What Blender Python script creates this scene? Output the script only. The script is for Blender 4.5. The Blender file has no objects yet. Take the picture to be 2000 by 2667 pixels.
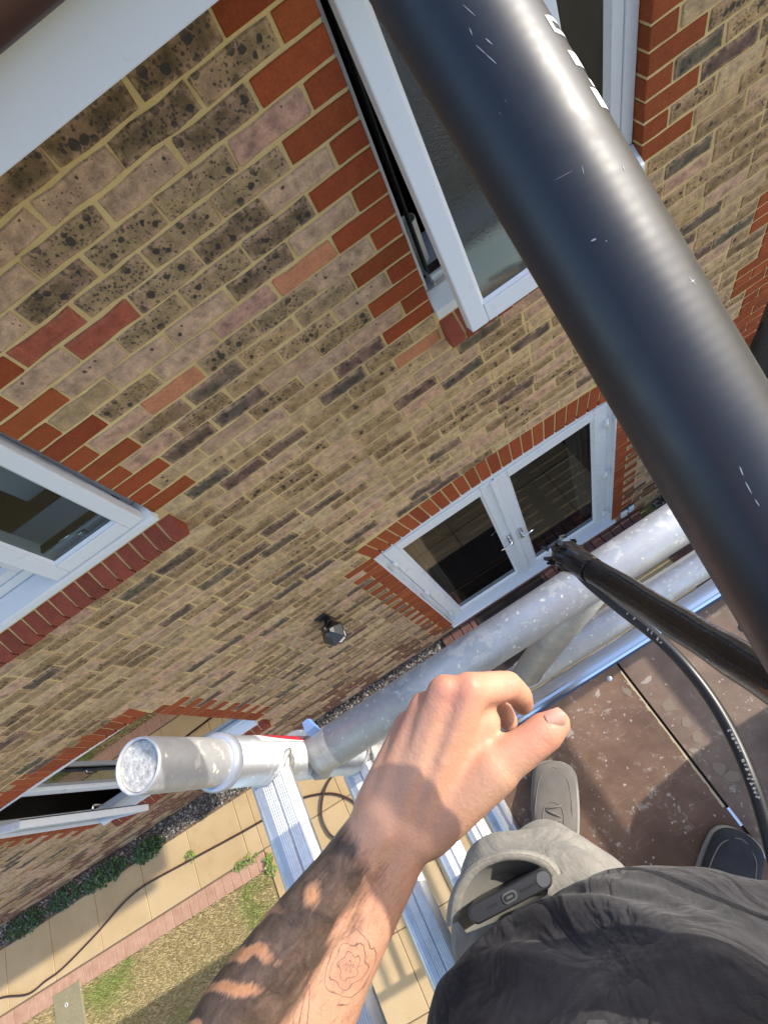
import bpy, bmesh, math, random
import numpy as np
from mathutils import Vector, Matrix

random.seed(11)
rnd = random.random
uni = random.uniform
S = bpy.context.scene
COL = S.collection
R = math.radians

# ------------------------------------------------------------------ camera
# world: X along the house wall, Y into the wall, Z up; wall face is Y = 0, ground Z = GZ
GZ = -4.75
DECK = -0.98
CAM = np.array((-0.42050304, -1.52355107, 0.58149614))
CR = np.array(((0.8222, -0.4525, -0.3454), (-0.563, -0.7359, -0.3761), (-0.084, 0.5036, -0.8598)))
FPX = 1389.8
u_, s_, v_ = np.linalg.svd(CR)
CR = u_ @ v_
cam_d = bpy.data.cameras.new('camera')
cam = bpy.data.objects.new('camera', cam_d)
COL.objects.link(cam)
cam_d.sensor_fit = 'VERTICAL'
cam_d.sensor_height = 36.0
cam_d.lens = 36.0 * FPX / 2667.0
cam_d.clip_start = 0.01
cam_d.clip_end = 500
mw = Matrix.Identity(4)
for i in range(3):
    mw[i][0] = CR[0][i]
    mw[i][1] = -CR[1][i]
    mw[i][2] = -CR[2][i]
    mw[i][3] = CAM[i]
cam.matrix_world = mw
S.camera = cam

def P(u, v, t):
    """world point a distance t (metres along the view axis) behind picture point u, v (2000 x 2667)"""
    d = CR.T @ np.array(((u - 1000) / FPX, (v - 1333.5) / FPX, 1.0))
    return Vector(CAM + t * d)

def proj(p):
    q = CR @ (np.array(p) - CAM)
    if q[2] < 0.02:
        return None
    return (FPX * q[0] / q[2] + 1000, FPX * q[1] / q[2] + 1333.5, q[2])

# ------------------------------------------------------------------ light
SUN_EL = 35.5
sun_from = Vector((1.0, 0.012, math.tan(R(SUN_EL)))).normalized()
W = bpy.data.worlds.new('World')
S.world = W
W.use_nodes = True
wn = W.node_tree
wn.nodes.clear()
sky = wn.nodes.new('ShaderNodeTexSky')
sky.sky_type = 'NISHITA'
sky.sun_disc = False
sky.sun_elevation = R(SUN_EL)
sky.sun_rotation = R(90)
sky.air_density = 1.0
sky.dust_density = 1.6
sky.ozone_density = 1.0
bg = wn.nodes.new('ShaderNodeBackground')
bg.inputs['Strength'].default_value = 0.15
wo = wn.nodes.new('ShaderNodeOutputWorld')
wn.links.new(sky.outputs[0], bg.inputs[0])
wn.links.new(bg.outputs[0], wo.inputs[0])
sl = bpy.data.lights.new('sun', 'SUN')
sl.energy = 2.0
sl.angle = R(0.53)
sl.color = (1.0, 0.93, 0.82)
so = bpy.data.objects.new('sun', sl)
COL.objects.link(so)
so.rotation_euler = (-sun_from).to_track_quat('-Z', 'Y').to_euler()
S.view_settings.view_transform = 'Standard'
S.view_settings.look = 'None'
S.view_settings.gamma = 1.0
S.view_settings.use_curve_mapping = False
S.view_settings.exposure = 1.38
S.render.engine = 'CYCLES'
S.cycles.max_bounces = 8

# ------------------------------------------------------------------ mesh helpers
class MB:
    def __init__(self):
        self.v = []; self.f = []; self.m = []; self.s = []; self.rim = None
    def add(self, vs, fs, mi=0, smooth=False):
        o = len(self.v)
        self.v.extend([tuple(p) for p in vs])
        for f in fs:
            self.f.append(tuple(i + o for i in f)); self.m.append(mi); self.s.append(smooth)
        return o
    def box(self, x0, x1, y0, y1, z0, z1, mi=0, bev=0.0):
        if bev <= 0:
            vs = [(x0,y0,z0),(x1,y0,z0),(x1,y1,z0),(x0,y1,z0),(x0,y0,z1),(x1,y0,z1),(x1,y1,z1),(x0,y1,z1)]
            fs = [(0,3,2,1),(4,5,6,7),(0,1,5,4),(1,2,6,5),(2,3,7,6),(3,0,4,7)]
            self.add(vs, fs, mi)
        else:
            bm = bmesh.new()
            bmesh.ops.create_cube(bm, size=1.0)
            for q in bm.verts:
                q.co = Vector(((x0+x1)/2 + q.co.x*(x1-x0), (y0+y1)/2 + q.co.y*(y1-y0), (z0+z1)/2 + q.co.z*(z1-z0)))
            bmesh.ops.bevel(bm, geom=bm.edges[:], offset=bev, segments=2, profile=0.5, affect='EDGES')
            bm.verts.index_update()
            self.add([q.co[:] for q in bm.verts], [[q.index for q in f.verts] for f in bm.faces], mi)
            bm.free()
    def tube(self, pts, rad, seg=16, caps=True, mi=0, smooth=True, flat=1.0):
        pts = [Vector(p) for p in pts]
        n = len(pts)
        if not hasattr(rad, '__len__'):
            rad = [rad] * n
        rings = []
        up = None
        for i in range(n):
            d = (pts[min(i+1, n-1)] - pts[max(i-1, 0)]).normalized()
            if up is None:
                up = Vector((0, 0, 1)) if abs(d.z) < 0.9 else Vector((0, 1, 0))
            a = d.cross(up).normalized()
            b = a.cross(d).normalized()
            up = b
            rings.append([pts[i] + rad[i] * (math.cos(2*math.pi*k/seg) * a + flat * math.sin(2*math.pi*k/seg) * b) for k in range(seg)])
        self.loft(rings, caps, mi, smooth)
    def loft(self, rings, caps=True, mi=0, smooth=True):
        seg = len(rings[0])
        vs = [p for r in rings for p in r]
        fs = []
        for i in range(len(rings) - 1):
            for k in range(seg):
                a = i*seg + k; b = i*seg + (k+1) % seg
                fs.append((a, b, b + seg, a + seg))
        o = self.add(vs, fs, mi, smooth)
        if caps:
            self.f.append(tuple(o + k for k in reversed(range(seg)))); self.m.append(mi); self.s.append(False)
            e = o + (len(rings)-1)*seg
            self.f.append(tuple(e + k for k in range(seg))); self.m.append(mi); self.s.append(False)
    def build(self, name, mats, parent=None, tints=None):
        me = bpy.data.meshes.new(name)
        me.from_pydata([tuple(p) for p in self.v], [], self.f)
        if not isinstance(mats, (list, tuple)):
            mats = [mats]
        for m in mats:
            me.materials.append(m)
        me.polygons.foreach_set('material_index', self.m)
        me.polygons.foreach_set('use_smooth', self.s)
        if tints is not None:
            at = me.color_attributes.new('tint', 'FLOAT_COLOR', 'CORNER')
            buf = []
            for f, t in zip(self.f, tints):
                buf.extend(list(t) * len(f))
            at.data.foreach_set('color', buf)
        if self.rim is not None:
            me.attributes.new('rim', 'FLOAT', 'POINT').data.foreach_set('value', self.rim)
        me.update()
        return link(name, me, parent)

def link(name, me, parent=None):
    o = bpy.data.objects.new(name, me)
    COL.objects.link(o)
    if parent is not None:
        o.parent = parent
        o.matrix_parent_inverse = parent.matrix_basis.inverted()
    return o

def tag(o, label, cat, group=None):
    o['label'] = label; o['category'] = cat
    if group:
        o['group'] = group
    return o

def thing(name, loc, label, cat, group=None):
    o = bpy.data.objects.new(name, None)
    COL.objects.link(o)
    o.location = loc
    o.empty_display_size = 0.1
    return tag(o, label, cat, group)

def structure(o):
    o['kind'] = 'structure'
    return o

def stuff(o):
    o['kind'] = 'stuff'
    return o

def sub_surf_mesh(o, mods):
    """apply a list of (type, settings) modifiers by evaluating the object"""
    for ty, kw in mods:
        m = o.modifiers.new(ty, ty)
        for k, val in kw.items():
            setattr(m, k, val)
    dg = bpy.context.evaluated_depsgraph_get()
    me = bpy.data.meshes.new_from_object(o.evaluated_get(dg))
    o.modifiers.clear()
    old = o.data
    o.data = me
    bpy.data.meshes.remove(old)
    return o

# ------------------------------------------------------------------ material helpers
class NT:
    def __init__(self, name):
        self.mat = bpy.data.materials.new(name)
        self.mat.use_nodes = True
        self.t = self.mat.node_tree
        self.t.nodes.clear()
        self.out = self.n('ShaderNodeOutputMaterial')
        self.b = self.n('ShaderNodeBsdfPrincipled')
        self.l(self.b.outputs[0], self.out.inputs[0])
    def n(self, ty, **kw):
        q = self.t.nodes.new(ty)
        for k, v in kw.items():
            setattr(q, k, v)
        return q
    def l(self, a, b):
        self.t.links.new(a, b)
    def set(self, **kw):
        for k, v in kw.items():
            self.inp(self.b, k.replace('_', ' '), v)
        return self
    def inp(self, node, key, v):
        s = node.inputs[key]
        if isinstance(v, bpy.types.NodeSocket):
            self.l(v, s)
        elif isinstance(v, (tuple, list)) and len(v) == 3 and s.type == 'RGBA':
            s.default_value = (*v, 1)
        else:
            s.default_value = v
    def pos(self):
        return self.n('ShaderNodeNewGeometry').outputs['Position']
    def obj(self):
        return self.n('ShaderNodeTexCoord').outputs['Object']
    def mapping(self, vec, scale=(1,1,1), loc=(0,0,0), rot=(0,0,0)):
        q = self.n('ShaderNodeMapping')
        self.l(vec, q.inputs[0])
        q.inputs['Scale'].default_value = scale
        q.inputs['Location'].default_value = loc
        q.inputs['Rotation'].default_value = rot
        return q.outputs[0]
    def noise(self, vec, scale, detail=4, rough=0.6, dist=0.0, col=False):
        q = self.n('ShaderNodeTexNoise')
        self.l(vec, q.inputs['Vector'])
        self.inp(q, 'Scale', scale); self.inp(q, 'Detail', detail); self.inp(q, 'Roughness', rough); self.inp(q, 'Distortion', dist)
        return q.outputs['Color' if col else 'Fac']
    def voro(self, vec, scale, feat='F1', rand=1.0):
        q = self.n('ShaderNodeTexVoronoi', feature=feat)
        self.l(vec, q.inputs['Vector'])
        self.inp(q, 'Scale', scale); self.inp(q, 'Randomness', rand)
        return q
    def ramp(self, fac, stops, interp='LINEAR'):
        q = self.n('ShaderNodeValToRGB')
        q.color_ramp.interpolation = interp
        el = q.color_ramp.elements
        while len(el) < len(stops):
            el.new(0.5)
        for e, (p, c) in zip(el, stops):
            e.position = p
            e.color = (*c, 1) if hasattr(c, '__len__') else (c, c, c, 1)
        self.l(fac, q.inputs[0])
        return q.outputs[0]
    def rng(self, val, a, b, c=0.0, d=1.0, smooth=False):
        q = self.n('ShaderNodeMapRange')
        if smooth:
            q.interpolation_type = 'SMOOTHSTEP'
        self.inp(q, 'Value', val); self.inp(q, 'From Min', a); self.inp(q, 'From Max', b); self.inp(q, 'To Min', c); self.inp(q, 'To Max', d)
        return q.outputs[0]
    def mix(self, fac, a, b, mode='MIX'):
        q = self.n('ShaderNodeMix', data_type='RGBA', blend_type=mode)
        q.clamp_factor = True
        for s, v in ((q.inputs[0], fac), (q.inputs[6], a), (q.inputs[7], b)):
            if isinstance(v, bpy.types.NodeSocket):
                self.l(v, s)
            elif s.type == 'RGBA':
                s.default_value = (*v, 1) if hasattr(v, '__len__') else (v, v, v, 1)
            else:
                s.default_value = v
        return q.outputs[2]
    def math(self, op, a, b=0.0, c=None):
        q = self.n('ShaderNodeMath', operation=op)
        for i, v in enumerate((a, b, c)):
            if v is None:
                continue
            if isinstance(v, bpy.types.NodeSocket):
                self.l(v, q.inputs[i])
            else:
                q.inputs[i].default_value = v
        return q.outputs[0]
    def vadd(self, a, b, scale=1.0):
        sc = self.n('ShaderNodeVectorMath', operation='SCALE')
        self.l(b, sc.inputs[0]); sc.inputs['Scale'].default_value = scale
        q = self.n('ShaderNodeVectorMath', operation='ADD')
        self.l(a, q.inputs[0]); self.l(sc.outputs[0], q.inputs[1])
        return q.outputs[0]
    def sep(self, vec):
        q = self.n('ShaderNodeSeparateXYZ')
        self.l(vec, q.inputs[0])
        return q.outputs
    def bump(self, h, strength=0.5, dist=0.01, normal=None):
        q = self.n('ShaderNodeBump')
        self.l(h, q.inputs['Height'])
        q.inputs['Strength'].default_value = strength
        q.inputs['Distance'].default_value = dist
        if normal is not None:
            self.l(normal, q.inputs['Normal'])
        self.l(q.outputs[0], self.b.inputs['Normal'])
        return q.outputs[0]

def simple(name, col, rough=0.6, metal=0.0, **kw):
    m = NT(name)
    m.set(Base_Color=col, Roughness=rough, Metallic=metal, **kw)
    return m.mat

def brick_material(name, per_object):
    m = NT(name)
    if per_object:
        s = m.n('ShaderNodeObjectInfo')
        tint = s.outputs['Color']; alpha = s.outputs['Alpha']
    else:
        s = m.n('ShaderNodeAttribute', attribute_name='tint')
        tint = s.outputs['Color']; alpha = s.outputs['Alpha']
    p = m.pos()
    warp = m.vadd(p, m.noise(p, 45, 2, col=True), 0.012)
    n1 = m.noise(p, 22, 5, 0.65)
    n2 = m.noise(p, 150, 4, 0.7)
    n3 = m.noise(warp, 9, 3, 0.5)
    # broad mottling, weaker on the smooth red facing bricks
    c1 = m.mix(m.rng(n1, 0.35, 0.7), m.mix(1.0, tint, (0.52, 0.51, 0.52), 'MULTIPLY'), m.mix(1.0, tint, (1.25, 1.20, 1.14), 'MULTIPLY'))
    pink = m.mix(m.math('MULTIPLY', m.rng(n3, 0.5, 0.72, 0, 0.55), alpha), c1, (0.50, 0.295, 0.205))
    base = m.mix(m.rng(alpha, 0.0, 0.3, 0.25, 1.0), tint, pink)
    grit = m.mix(m.rng(n2, 0.3, 0.75, 0.0, 1.0), (0.78, 0.78, 0.78), (1.18, 1.18, 1.18))
    base = m.mix(1.0, base, grit, 'MULTIPLY')
    rim = m.n('ShaderNodeAttribute', attribute_name='rim').outputs['Fac']
    rimf = m.math('MULTIPLY', m.math('MULTIPLY', rim, m.rng(m.noise(p, 34, 4, 0.7), 0.38, 0.62)), m.math('MULTIPLY', m.rng(alpha, 0.1, 0.3), 0.75))
    base = m.mix(rimf, base, (0.50, 0.32, 0.20))
    # burnt black flecks of the stock bricks
    big = m.voro(warp, 42)
    r1 = m.sep(big.outputs['Color'])[0]
    lim = m.math('SUBTRACT', 1.0, m.math('MULTIPLY', alpha, 0.62))
    rad = m.math('MULTIPLY', m.math('SUBTRACT', r1, lim), 1.15)
    sp1 = m.rng(m.math('SUBTRACT', rad, big.outputs['Distance']), -0.01, 0.035)
    sm = m.voro(m.vadd(p, m.noise(p, 90, 2, col=True), 0.006), 120)
    r2 = m.sep(sm.outputs['Color'])[1]
    lim2 = m.math('SUBTRACT', 1.0, m.math('MULTIPLY', alpha, 0.55))
    sp2 = m.rng(m.math('SUBTRACT', m.math('MULTIPLY', m.math('SUBTRACT', r2, lim2), 1.5), sm.outputs['Distance']), -0.03, 0.06)
    spot = m.math('MULTIPLY', m.math('MULTIPLY', m.math('MAXIMUM', sp1, m.math('MULTIPLY', sp2, 0.85)), m.rng(alpha, 0.02, 0.2)), m.math('SUBTRACT', 1.0, m.math('MULTIPLY', rim, 0.35)))
    base = m.mix(m.math('MULTIPLY', spot, 0.9), base, (0.024, 0.021, 0.022))
    m.set(Base_Color=base, Roughness=m.rng(spot, 0, 1, 0.88, 0.5))
    m.inp(m.b, 'Specular IOR Level', 0.3)
    h = m.math('ADD', m.math('MULTIPLY', n1, 0.9), m.math('MULTIPLY', n2, 0.5))
    h = m.math('SUBTRACT', h, m.math('MULTIPLY', spot, 0.5))
    m.bump(h, 0.65, 0.006)
    return m.mat

M = {}
M['brick'] = brick_material('brick_face', True)
M['brick_mass'] = brick_material('brick_face_mass', False)

m = NT('lime_mortar')
p = m.pos()
n1 = m.noise(p, 14, 4); n2 = m.noise(p, 230, 3, 0.8); n3 = m.noise(p, 1.3, 3)
c = m.mix(m.rng(n1, 0.3, 0.75), (0.60, 0.43, 0.175), (0.76, 0.58, 0.275))
c = m.mix(m.rng(n3, 0.4, 0.7, 0, 0.5), c, (0.38, 0.25, 0.11))
c = m.mix(m.rng(n2, 0.35, 0.7, 0, 0.4), c, (0.25, 0.19, 0.10))
m.set(Base_Color=c, Roughness=0.95)
m.inp(m.b, 'Specular IOR Level', 0.15)
m.bump(m.math('ADD', m.math('MULTIPLY', n2, 0.6), n1), 0.6, 0.005)
M['mortar'] = m.mat

def upvc(name, col, rough=0.32):
    m = NT(name)
    p = m.pos()
    d = m.noise(p, 7, 5, 0.7)
    s = m.noise(p, 60, 3, 0.7)
    c = m.mix(m.rng(d, 0.5, 0.8, 0, 0.20), col, tuple(x * 0.74 for x in col))
    c = m.mix(m.rng(s, 0.62, 0.8, 0, 0.25), c, tuple(x * 0.62 for x in col))
    m.set(Base_Color=c, Roughness=m.rng(d, 0.3, 0.7, rough - 0.08, rough + 0.12))
    m.bump(d, 0.02, 0.01)
    return m.mat
M['upvc'] = upvc('white_upvc', (0.62, 0.64, 0.665))
M['fascia'] = upvc('fascia_white', (0.56, 0.58, 0.61), 0.45)
M['gasket'] = simple('black_rubber', (0.015, 0.015, 0.016), 0.55)
M['chrome'] = simple('polished_chrome', (0.72, 0.74, 0.76), 0.16, 1.0)
M['soffit'] = simple('dark_soffit_board', (0.045, 0.035, 0.028), 0.8)
M['gutter'] = simple('brown_gutter_plastic', (0.035, 0.014, 0.010), 0.42)
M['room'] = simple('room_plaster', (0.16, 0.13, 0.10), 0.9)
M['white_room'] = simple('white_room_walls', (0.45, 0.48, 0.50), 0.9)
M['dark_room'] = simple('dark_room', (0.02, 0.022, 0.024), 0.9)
M['curtain'] = simple('net_curtain', (0.62, 0.62, 0.60), 0.9)
M['sill_board'] = simple('inner_sill_board', (0.42, 0.46, 0.55), 0.4)
M['cup'] = simple('white_ceramic', (0.6, 0.57, 0.52), 0.3)
M['floorboard'] = simple('brown_floor', (0.10, 0.065, 0.035), 0.5)

def glass(name, tint=(0.55, 0.6, 0.6), boost=1.5, rough=0.0):
    m = NT(name)
    m.t.nodes.remove(m.b)
    fr = m.n('ShaderNodeFresnel'); fr.inputs[0].default_value = 1.52
    g = m.n('ShaderNodeBsdfGlossy'); g.inputs['Roughness'].default_value = rough
    tr = m.n('ShaderNodeBsdfTransparent'); tr.inputs[0].default_value = (*tint, 1)
    mx = m.n('ShaderNodeMixShader')
    bf = m.n('ShaderNodeNewGeometry').outputs['Backfacing']
    k = m.math('MULTIPLY', m.math('MINIMUM', m.math('MULTIPLY', fr.outputs[0], boost), 0.95), m.math('SUBTRACT', 1.0, bf))
    m.l(k, mx.inputs[0]); m.l(tr.outputs[0], mx.inputs[1]); m.l(g.outputs[0], mx.inputs[2])
    m.l(mx.outputs[0], m.out.inputs[0])
    return m, g
M['glass'] = glass('window_glass', (0.75, 0.8, 0.8), boost=0.95)[0].mat
M['glass_door'] = glass('door_glass', (0.5, 0.5, 0.48), boost=1.25)[0].mat
M['glass_low'] = glass('ground_floor_glass', (0.5, 0.52, 0.5), boost=2.4)[0].mat
m, g = glass('obscure_glass', (0.34, 0.42, 0.40), 1.7, 0.05)
p = m.pos()
v = m.noise(p, 150, 3, 0.6, 0.6)
bp_ = m.n('ShaderNodeBump'); bp_.inputs['Strength'].default_value = 0.8; bp_.inputs['Distance'].default_value = 0.004
m.l(v, bp_.inputs['Height']); m.l(bp_.outputs[0], g.inputs['Normal'])
mxn = [q for q in m.t.nodes if q.type == 'MIX_SHADER'][0]
rf = m.n('ShaderNodeBsdfRefraction'); rf.inputs['Color'].default_value = (0.80, 0.88, 0.86, 1); rf.inputs['Roughness'].default_value = 0.22; rf.inputs['IOR'].default_value = 1.12
m.l(bp_.outputs[0], rf.inputs['Normal'])
tl = m.n('ShaderNodeBsdfTranslucent'); tl.inputs[0].default_value = (0.30, 0.36, 0.35, 1)
df = m.n('ShaderNodeMixShader'); df.inputs[0].default_value = 0.22
m.l(rf.outputs[0], df.inputs[1]); m.l(tl.outputs[0], df.inputs[2]); m.l(df.outputs[0], mxn.inputs[1])
M['frosted'] = m.mat

# ground materials
m = NT('sandstone_slab')
oi = m.n('ShaderNodeObjectInfo')
p = m.pos()
n1 = m.noise(p, 2.2, 5, 0.6); n2 = m.noise(p, 40, 4, 0.7); n3 = m.noise(p, 9, 4, 0.6)
c = m.mix(m.rng(n1, 0.3, 0.7), (0.455, 0.315, 0.150), (0.56, 0.41, 0.225))
c = m.mix(m.rng(n3, 0.55, 0.8, 0, 0.3), c, (0.33, 0.22, 0.10))
c = m.mix(m.rng(n2, 0.35, 0.7, 0.0, 0.22), c, (0.45, 0.31, 0.16))
c = m.mix(0.10, c, m.ramp(oi.outputs['Random'], [(0, (0.45, 0.30, 0.13)), (1, (0.8, 0.62, 0.36))]))
m.set(Base_Color=c, Roughness=0.88)
m.bump(m.math('ADD', n3, m.math('MULTIPLY', n2, 0.4)), 0.3, 0.006)
M['slab'] = m.mat
m = NT('paving_sand')
p = m.pos()
n2 = m.noise(p, 80, 4, 0.7)
m.set(Base_Color=m.mix(n2, (0.10, 0.07, 0.04), (0.26, 0.19, 0.11)), Roughness=1.0)
M['sand'] = m.mat
m = NT('edging_brick')
oi = m.n('ShaderNodeObjectInfo')
p = m.pos()
n1 = m.noise(p, 12, 4); n2 = m.noise(p, 120, 3, 0.7)
c = m.mix(m.rng(n1, 0.3, 0.7), (0.40, 0.215, 0.135), (0.52, 0.31, 0.21))
c = m.mix(m.rng(n2, 0.55, 0.75, 0, 0.6), c, (0.60, 0.46, 0.34))
c = m.mix(0.12, c, m.ramp(oi.outputs['Random'], [(0, (0.25, 0.12, 0.08)), (1, (0.6, 0.4, 0.28))]))
m.set(Base_Color=c, Roughness=0.9)
m.bump(n2, 0.3, 0.004)
M['edging'] = m.mat
m = NT('dark_paver')
oi = m.n('ShaderNodeObjectInfo')
p = m.pos()
n1 = m.noise(p, 14, 4); n2 = m.noise(p, 90, 3, 0.7)
c = m.mix(m.rng(n1, 0.3, 0.7), (0.085, 0.042, 0.035), (0.17, 0.08, 0.06))
c = m.mix(m.rng(oi.outputs['Random'], 0.55, 1.0, 0.0, 0.6), c, (0.24, 0.085, 0.055))
m.set(Base_Color=c, Roughness=0.8)
m.bump(n2, 0.3, 0.004)
M['paver'] = m.mat
m = NT('lawn_turf')
p = m.pos()
n1 = m.noise(p, 1.6, 5, 0.6, 0.4); n2 = m.noise(p, 38, 5, 0.7); n3 = m.noise(p, 5, 4, 0.6)
c = m.mix(m.rng(n2, 0.3, 0.7), (0.20, 0.15, 0.055), (0.38, 0.30, 0.13))
c = m.mix(m.rng(n1, 0.54, 0.68, 0, 0.7), c, (0.15, 0.18, 0.045))
c = m.mix(m.rng(n3, 0.6, 0.8, 0, 0.6), c, (0.24, 0.15, 0.07))
m.set(Base_Color=c, Roughness=1.0)
m.bump(n2, 0.8, 0.02)
M['turf'] = m.mat
m = NT('grass_blade')
p = m.pos()
n1 = m.noise(p, 1.6, 5, 0.6, 0.4); n2 = m.noise(p, 300, 2)
c = m.mix(m.rng(n2, 0.3, 0.7), (0.36, 0.28, 0.13), (0.56, 0.46, 0.25))
g2 = m.mix(n2, (0.13, 0.20, 0.03), (0.30, 0.38, 0.08))
c = m.mix(m.rng(n1, 0.52, 0.68, 0, 0.85), c, g2)
m.set(Base_Color=c, Roughness=0.8)
M['blade'] = m.mat
m = NT('gravel_bed')
p = m.pos()
v = m.voro(p, 55)
c = m.ramp(m.sep(v.outputs['Color'])[0], [(0, (0.02, 0.017, 0.014)), (0.5, (0.09, 0.075, 0.06)), (0.85, (0.22, 0.19, 0.16)), (1, (0.5, 0.46, 0.42))])
m.set(Base_Color=c, Roughness=0.9)
M['soil'] = m.mat
m = NT('gravel_stone')
g_ = m.n('ShaderNodeNewGeometry')
c = m.ramp(g_.outputs['Random Per Island'], [(0, (0.03, 0.026, 0.022)), (0.45, (0.085, 0.07, 0.058)), (0.8, (0.17, 0.145, 0.125)), (1, (0.42, 0.39, 0.36))])
m.set(Base_Color=c, Roughness=0.85)
M['stone'] = m.mat
m = NT('ivy_leaf')
g_ = m.n('ShaderNodeNewGeometry')
c = m.ramp(g_.outputs['Random Per Island'], [(0, (0.018, 0.045, 0.015)), (0.6, (0.035, 0.085, 0.025)), (1, (0.10, 0.17, 0.05))])
m.set(Base_Color=c, Roughness=0.45)
M['ivy'] = m.mat
m = NT('weed_leaf')
g_ = m.n('ShaderNodeNewGeometry')
c = m.ramp(g_.outputs['Random Per Island'], [(0, (0.12, 0.2, 0.03)), (1, (0.32, 0.42, 0.10))])
m.set(Base_Color=c, Roughness=0.6)
M['weed'] = m.mat
M['stem'] = simple('plant_stem', (0.09, 0.07, 0.035), 0.8)
m = NT('concrete_cover')
p = m.pos()
n1 = m.noise(p, 8, 5)
m.set(Base_Color=m.mix(n1, (0.22, 0.19, 0.11), (0.32, 0.28, 0.17)), Roughness=0.9)
M['concrete'] = m.mat
m = NT('weathered_timber')
p = m.pos()
n1 = m.noise(m.mapping(p, (30, 30, 1.6)), 2.0, 5, 0.65)
m.set(Base_Color=m.mix(n1, (0.035, 0.033, 0.028), (0.12, 0.11, 0.095)), Roughness=0.9)
m.bump(n1, 0.4, 0.004)
M['timber'] = m.mat
m = NT('roof_tile')
p = m.pos()
m.set(Base_Color=m.mix(m.noise(p, 6, 4), (0.10, 0.045, 0.03), (0.2, 0.09, 0.06)), Roughness=0.85)
M['tile'] = m.mat
M['hose'] = simple('brown_hose_rubber', (0.055, 0.028, 0.024), 0.45)
M['black_cable'] = simple('black_cable_rubber', (0.012, 0.011, 0.011), 0.35)
M['lamp_black'] = simple('lantern_black_metal', (0.012, 0.013, 0.018), 0.3)
m = NT('lantern_glass')
m.set(Base_Color=(0.72, 0.72, 0.70), Roughness=0.15)
M['lamp_glass'] = m.mat

# ------------------------------------------------------------------ sky is the world; now the house
C_ = 0.075
house = thing('brick_house', (0.0, 2.0, GZ), 'yellow stock brick house with red brick quoins and white windows', 'house')
# openings: x0, x1, z0, z1
OP_U = (0.0, 0.925, -0.975, 0.195)
OP_L = (-2.45, -1.375, -0.975, 0.195)
OP_D = (-0.93, 0.885, -4.56, -2.43)
OP_W = (-4.50, -2.77, -3.765, -2.44)
OPS = [OP_U, OP_L, OP_D, OP_W]
WX0, WX1 = -9.0, 1.94
ZTOP = 0.27

# mortar core: wall slab split round the openings, 3 mm back from the jamb bricks
def wall_core():
    mb = MB()
    xs = sorted({WX0, WX1 - 0.003} | {o[0] - 0.003 for o in OPS} | {o[1] + 0.003 for o in OPS})
    zs = sorted({GZ - 0.2, ZTOP} | {o[2] for o in OPS} | {o[3] + (0.06 if o in (OP_D, OP_W) else 0) for o in OPS})
    for i in range(len(xs) - 1):
        run = None
        for j in range(len(zs) - 1):
            cx = (xs[i] + xs[i+1]) / 2; cz = (zs[j] + zs[j+1]) / 2
            hole = any(o[0] - 0.004 < cx < o[1] + 0.004 and o[2] < cz < o[3] + (0.06 if o in (OP_D, OP_W) else 0) for o in OPS)
            if hole:
                if run: mb.box(xs[i], xs[i+1], 0.0, 0.11, run[0], run[1]); run = None
            else:
                run = (run[0], zs[j+1]) if run else (zs[j], zs[j+1])
        if run: mb.box(xs[i], xs[i+1], 0.0, 0.11, run[0], run[1])
    return mb
wall_core().build('wall', M['mortar'], house)
# inner leaf, side and back of the house, so that it stands as a building
mb = MB()
mb.box(WX1 - 0.11, WX1 - 0.004, 0.11, 6.0, GZ - 0.2, ZTOP)
mb.box(WX0, WX1 - 0.004, 5.9, 6.01, GZ - 0.2, ZTOP)
mb.build('side_wall', M['mortar'], house)

BR = []   # bricks: (front polygon builder arguments, tint)
RED = (0.285, 0.062, 0.019)
def red_tint():
    k = uni(0.82, 1.12)
    return (RED[0]*k, RED[1]*k*uni(0.9, 1.12), RED[2]*k, 0.0)
def buff_tint(x, z):
    r = rnd()
    if z < -4.2 and rnd() < 0.5:
        k = uni(0.6, 1.0)
        return (0.20*k, 0.085*k, 0.05*k, 0.25)
    if z < -1.1 and 0.90 <= r < 0.922: r = rnd()*0.88
    if rnd() < 0.10: return (0.125*uni(0.8, 1.2), 0.095*uni(0.85, 1.1), 0.066, 0.6)
    if rnd() < 0.14: return (0.52*uni(0.9, 1.05), 0.325, 0.215, 0.3)
    k = uni(0.76, 1.16)
    if r < 0.42:   c, a = (0.370, 0.250, 0.122), uni(0.45, 0.85)      # grey-buff, many flecks
    elif r < 0.60: c, a = (0.485, 0.340, 0.180), uni(0.22, 0.5)
    elif r < 0.78: c, a = (0.505, 0.335, 0.205), uni(0.18, 0.45)      # mauve pink
    elif r < 0.90: c, a = (0.275, 0.182, 0.090), uni(0.5, 0.95)
    elif r < 0.912: c, a = (0.50, 0.21, 0.105), 0.05                 # orange
    elif r < 0.922: c, a = (0.31, 0.105, 0.065), 0.12                # red, mottled
    elif r < 0.924: c, a = (0.16, 0.145, 0.15), 0.5                  # blue burnt
    else:          c, a = (0.49, 0.365, 0.205), 0.3
    return (c[0]*k, c[1]*k, c[2]*k, a)

def add_brick(x0, x1, z0, z1, tint, depth=0.03, jamb=None, rough=1.0):
    BR.append((x0, x1, z0, z1, tint, depth, jamb, rough))

def extrados(o, x):
    xm = (o[0] + o[1]) / 2; hw = (o[1] - o[0]) / 2
    t = max(-1.0, min(1.0, (x - xm) / hw))
    rise = 0.05 if o is OP_D else 0.05
    return o[3] + rise * (1 - t * t)

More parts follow.
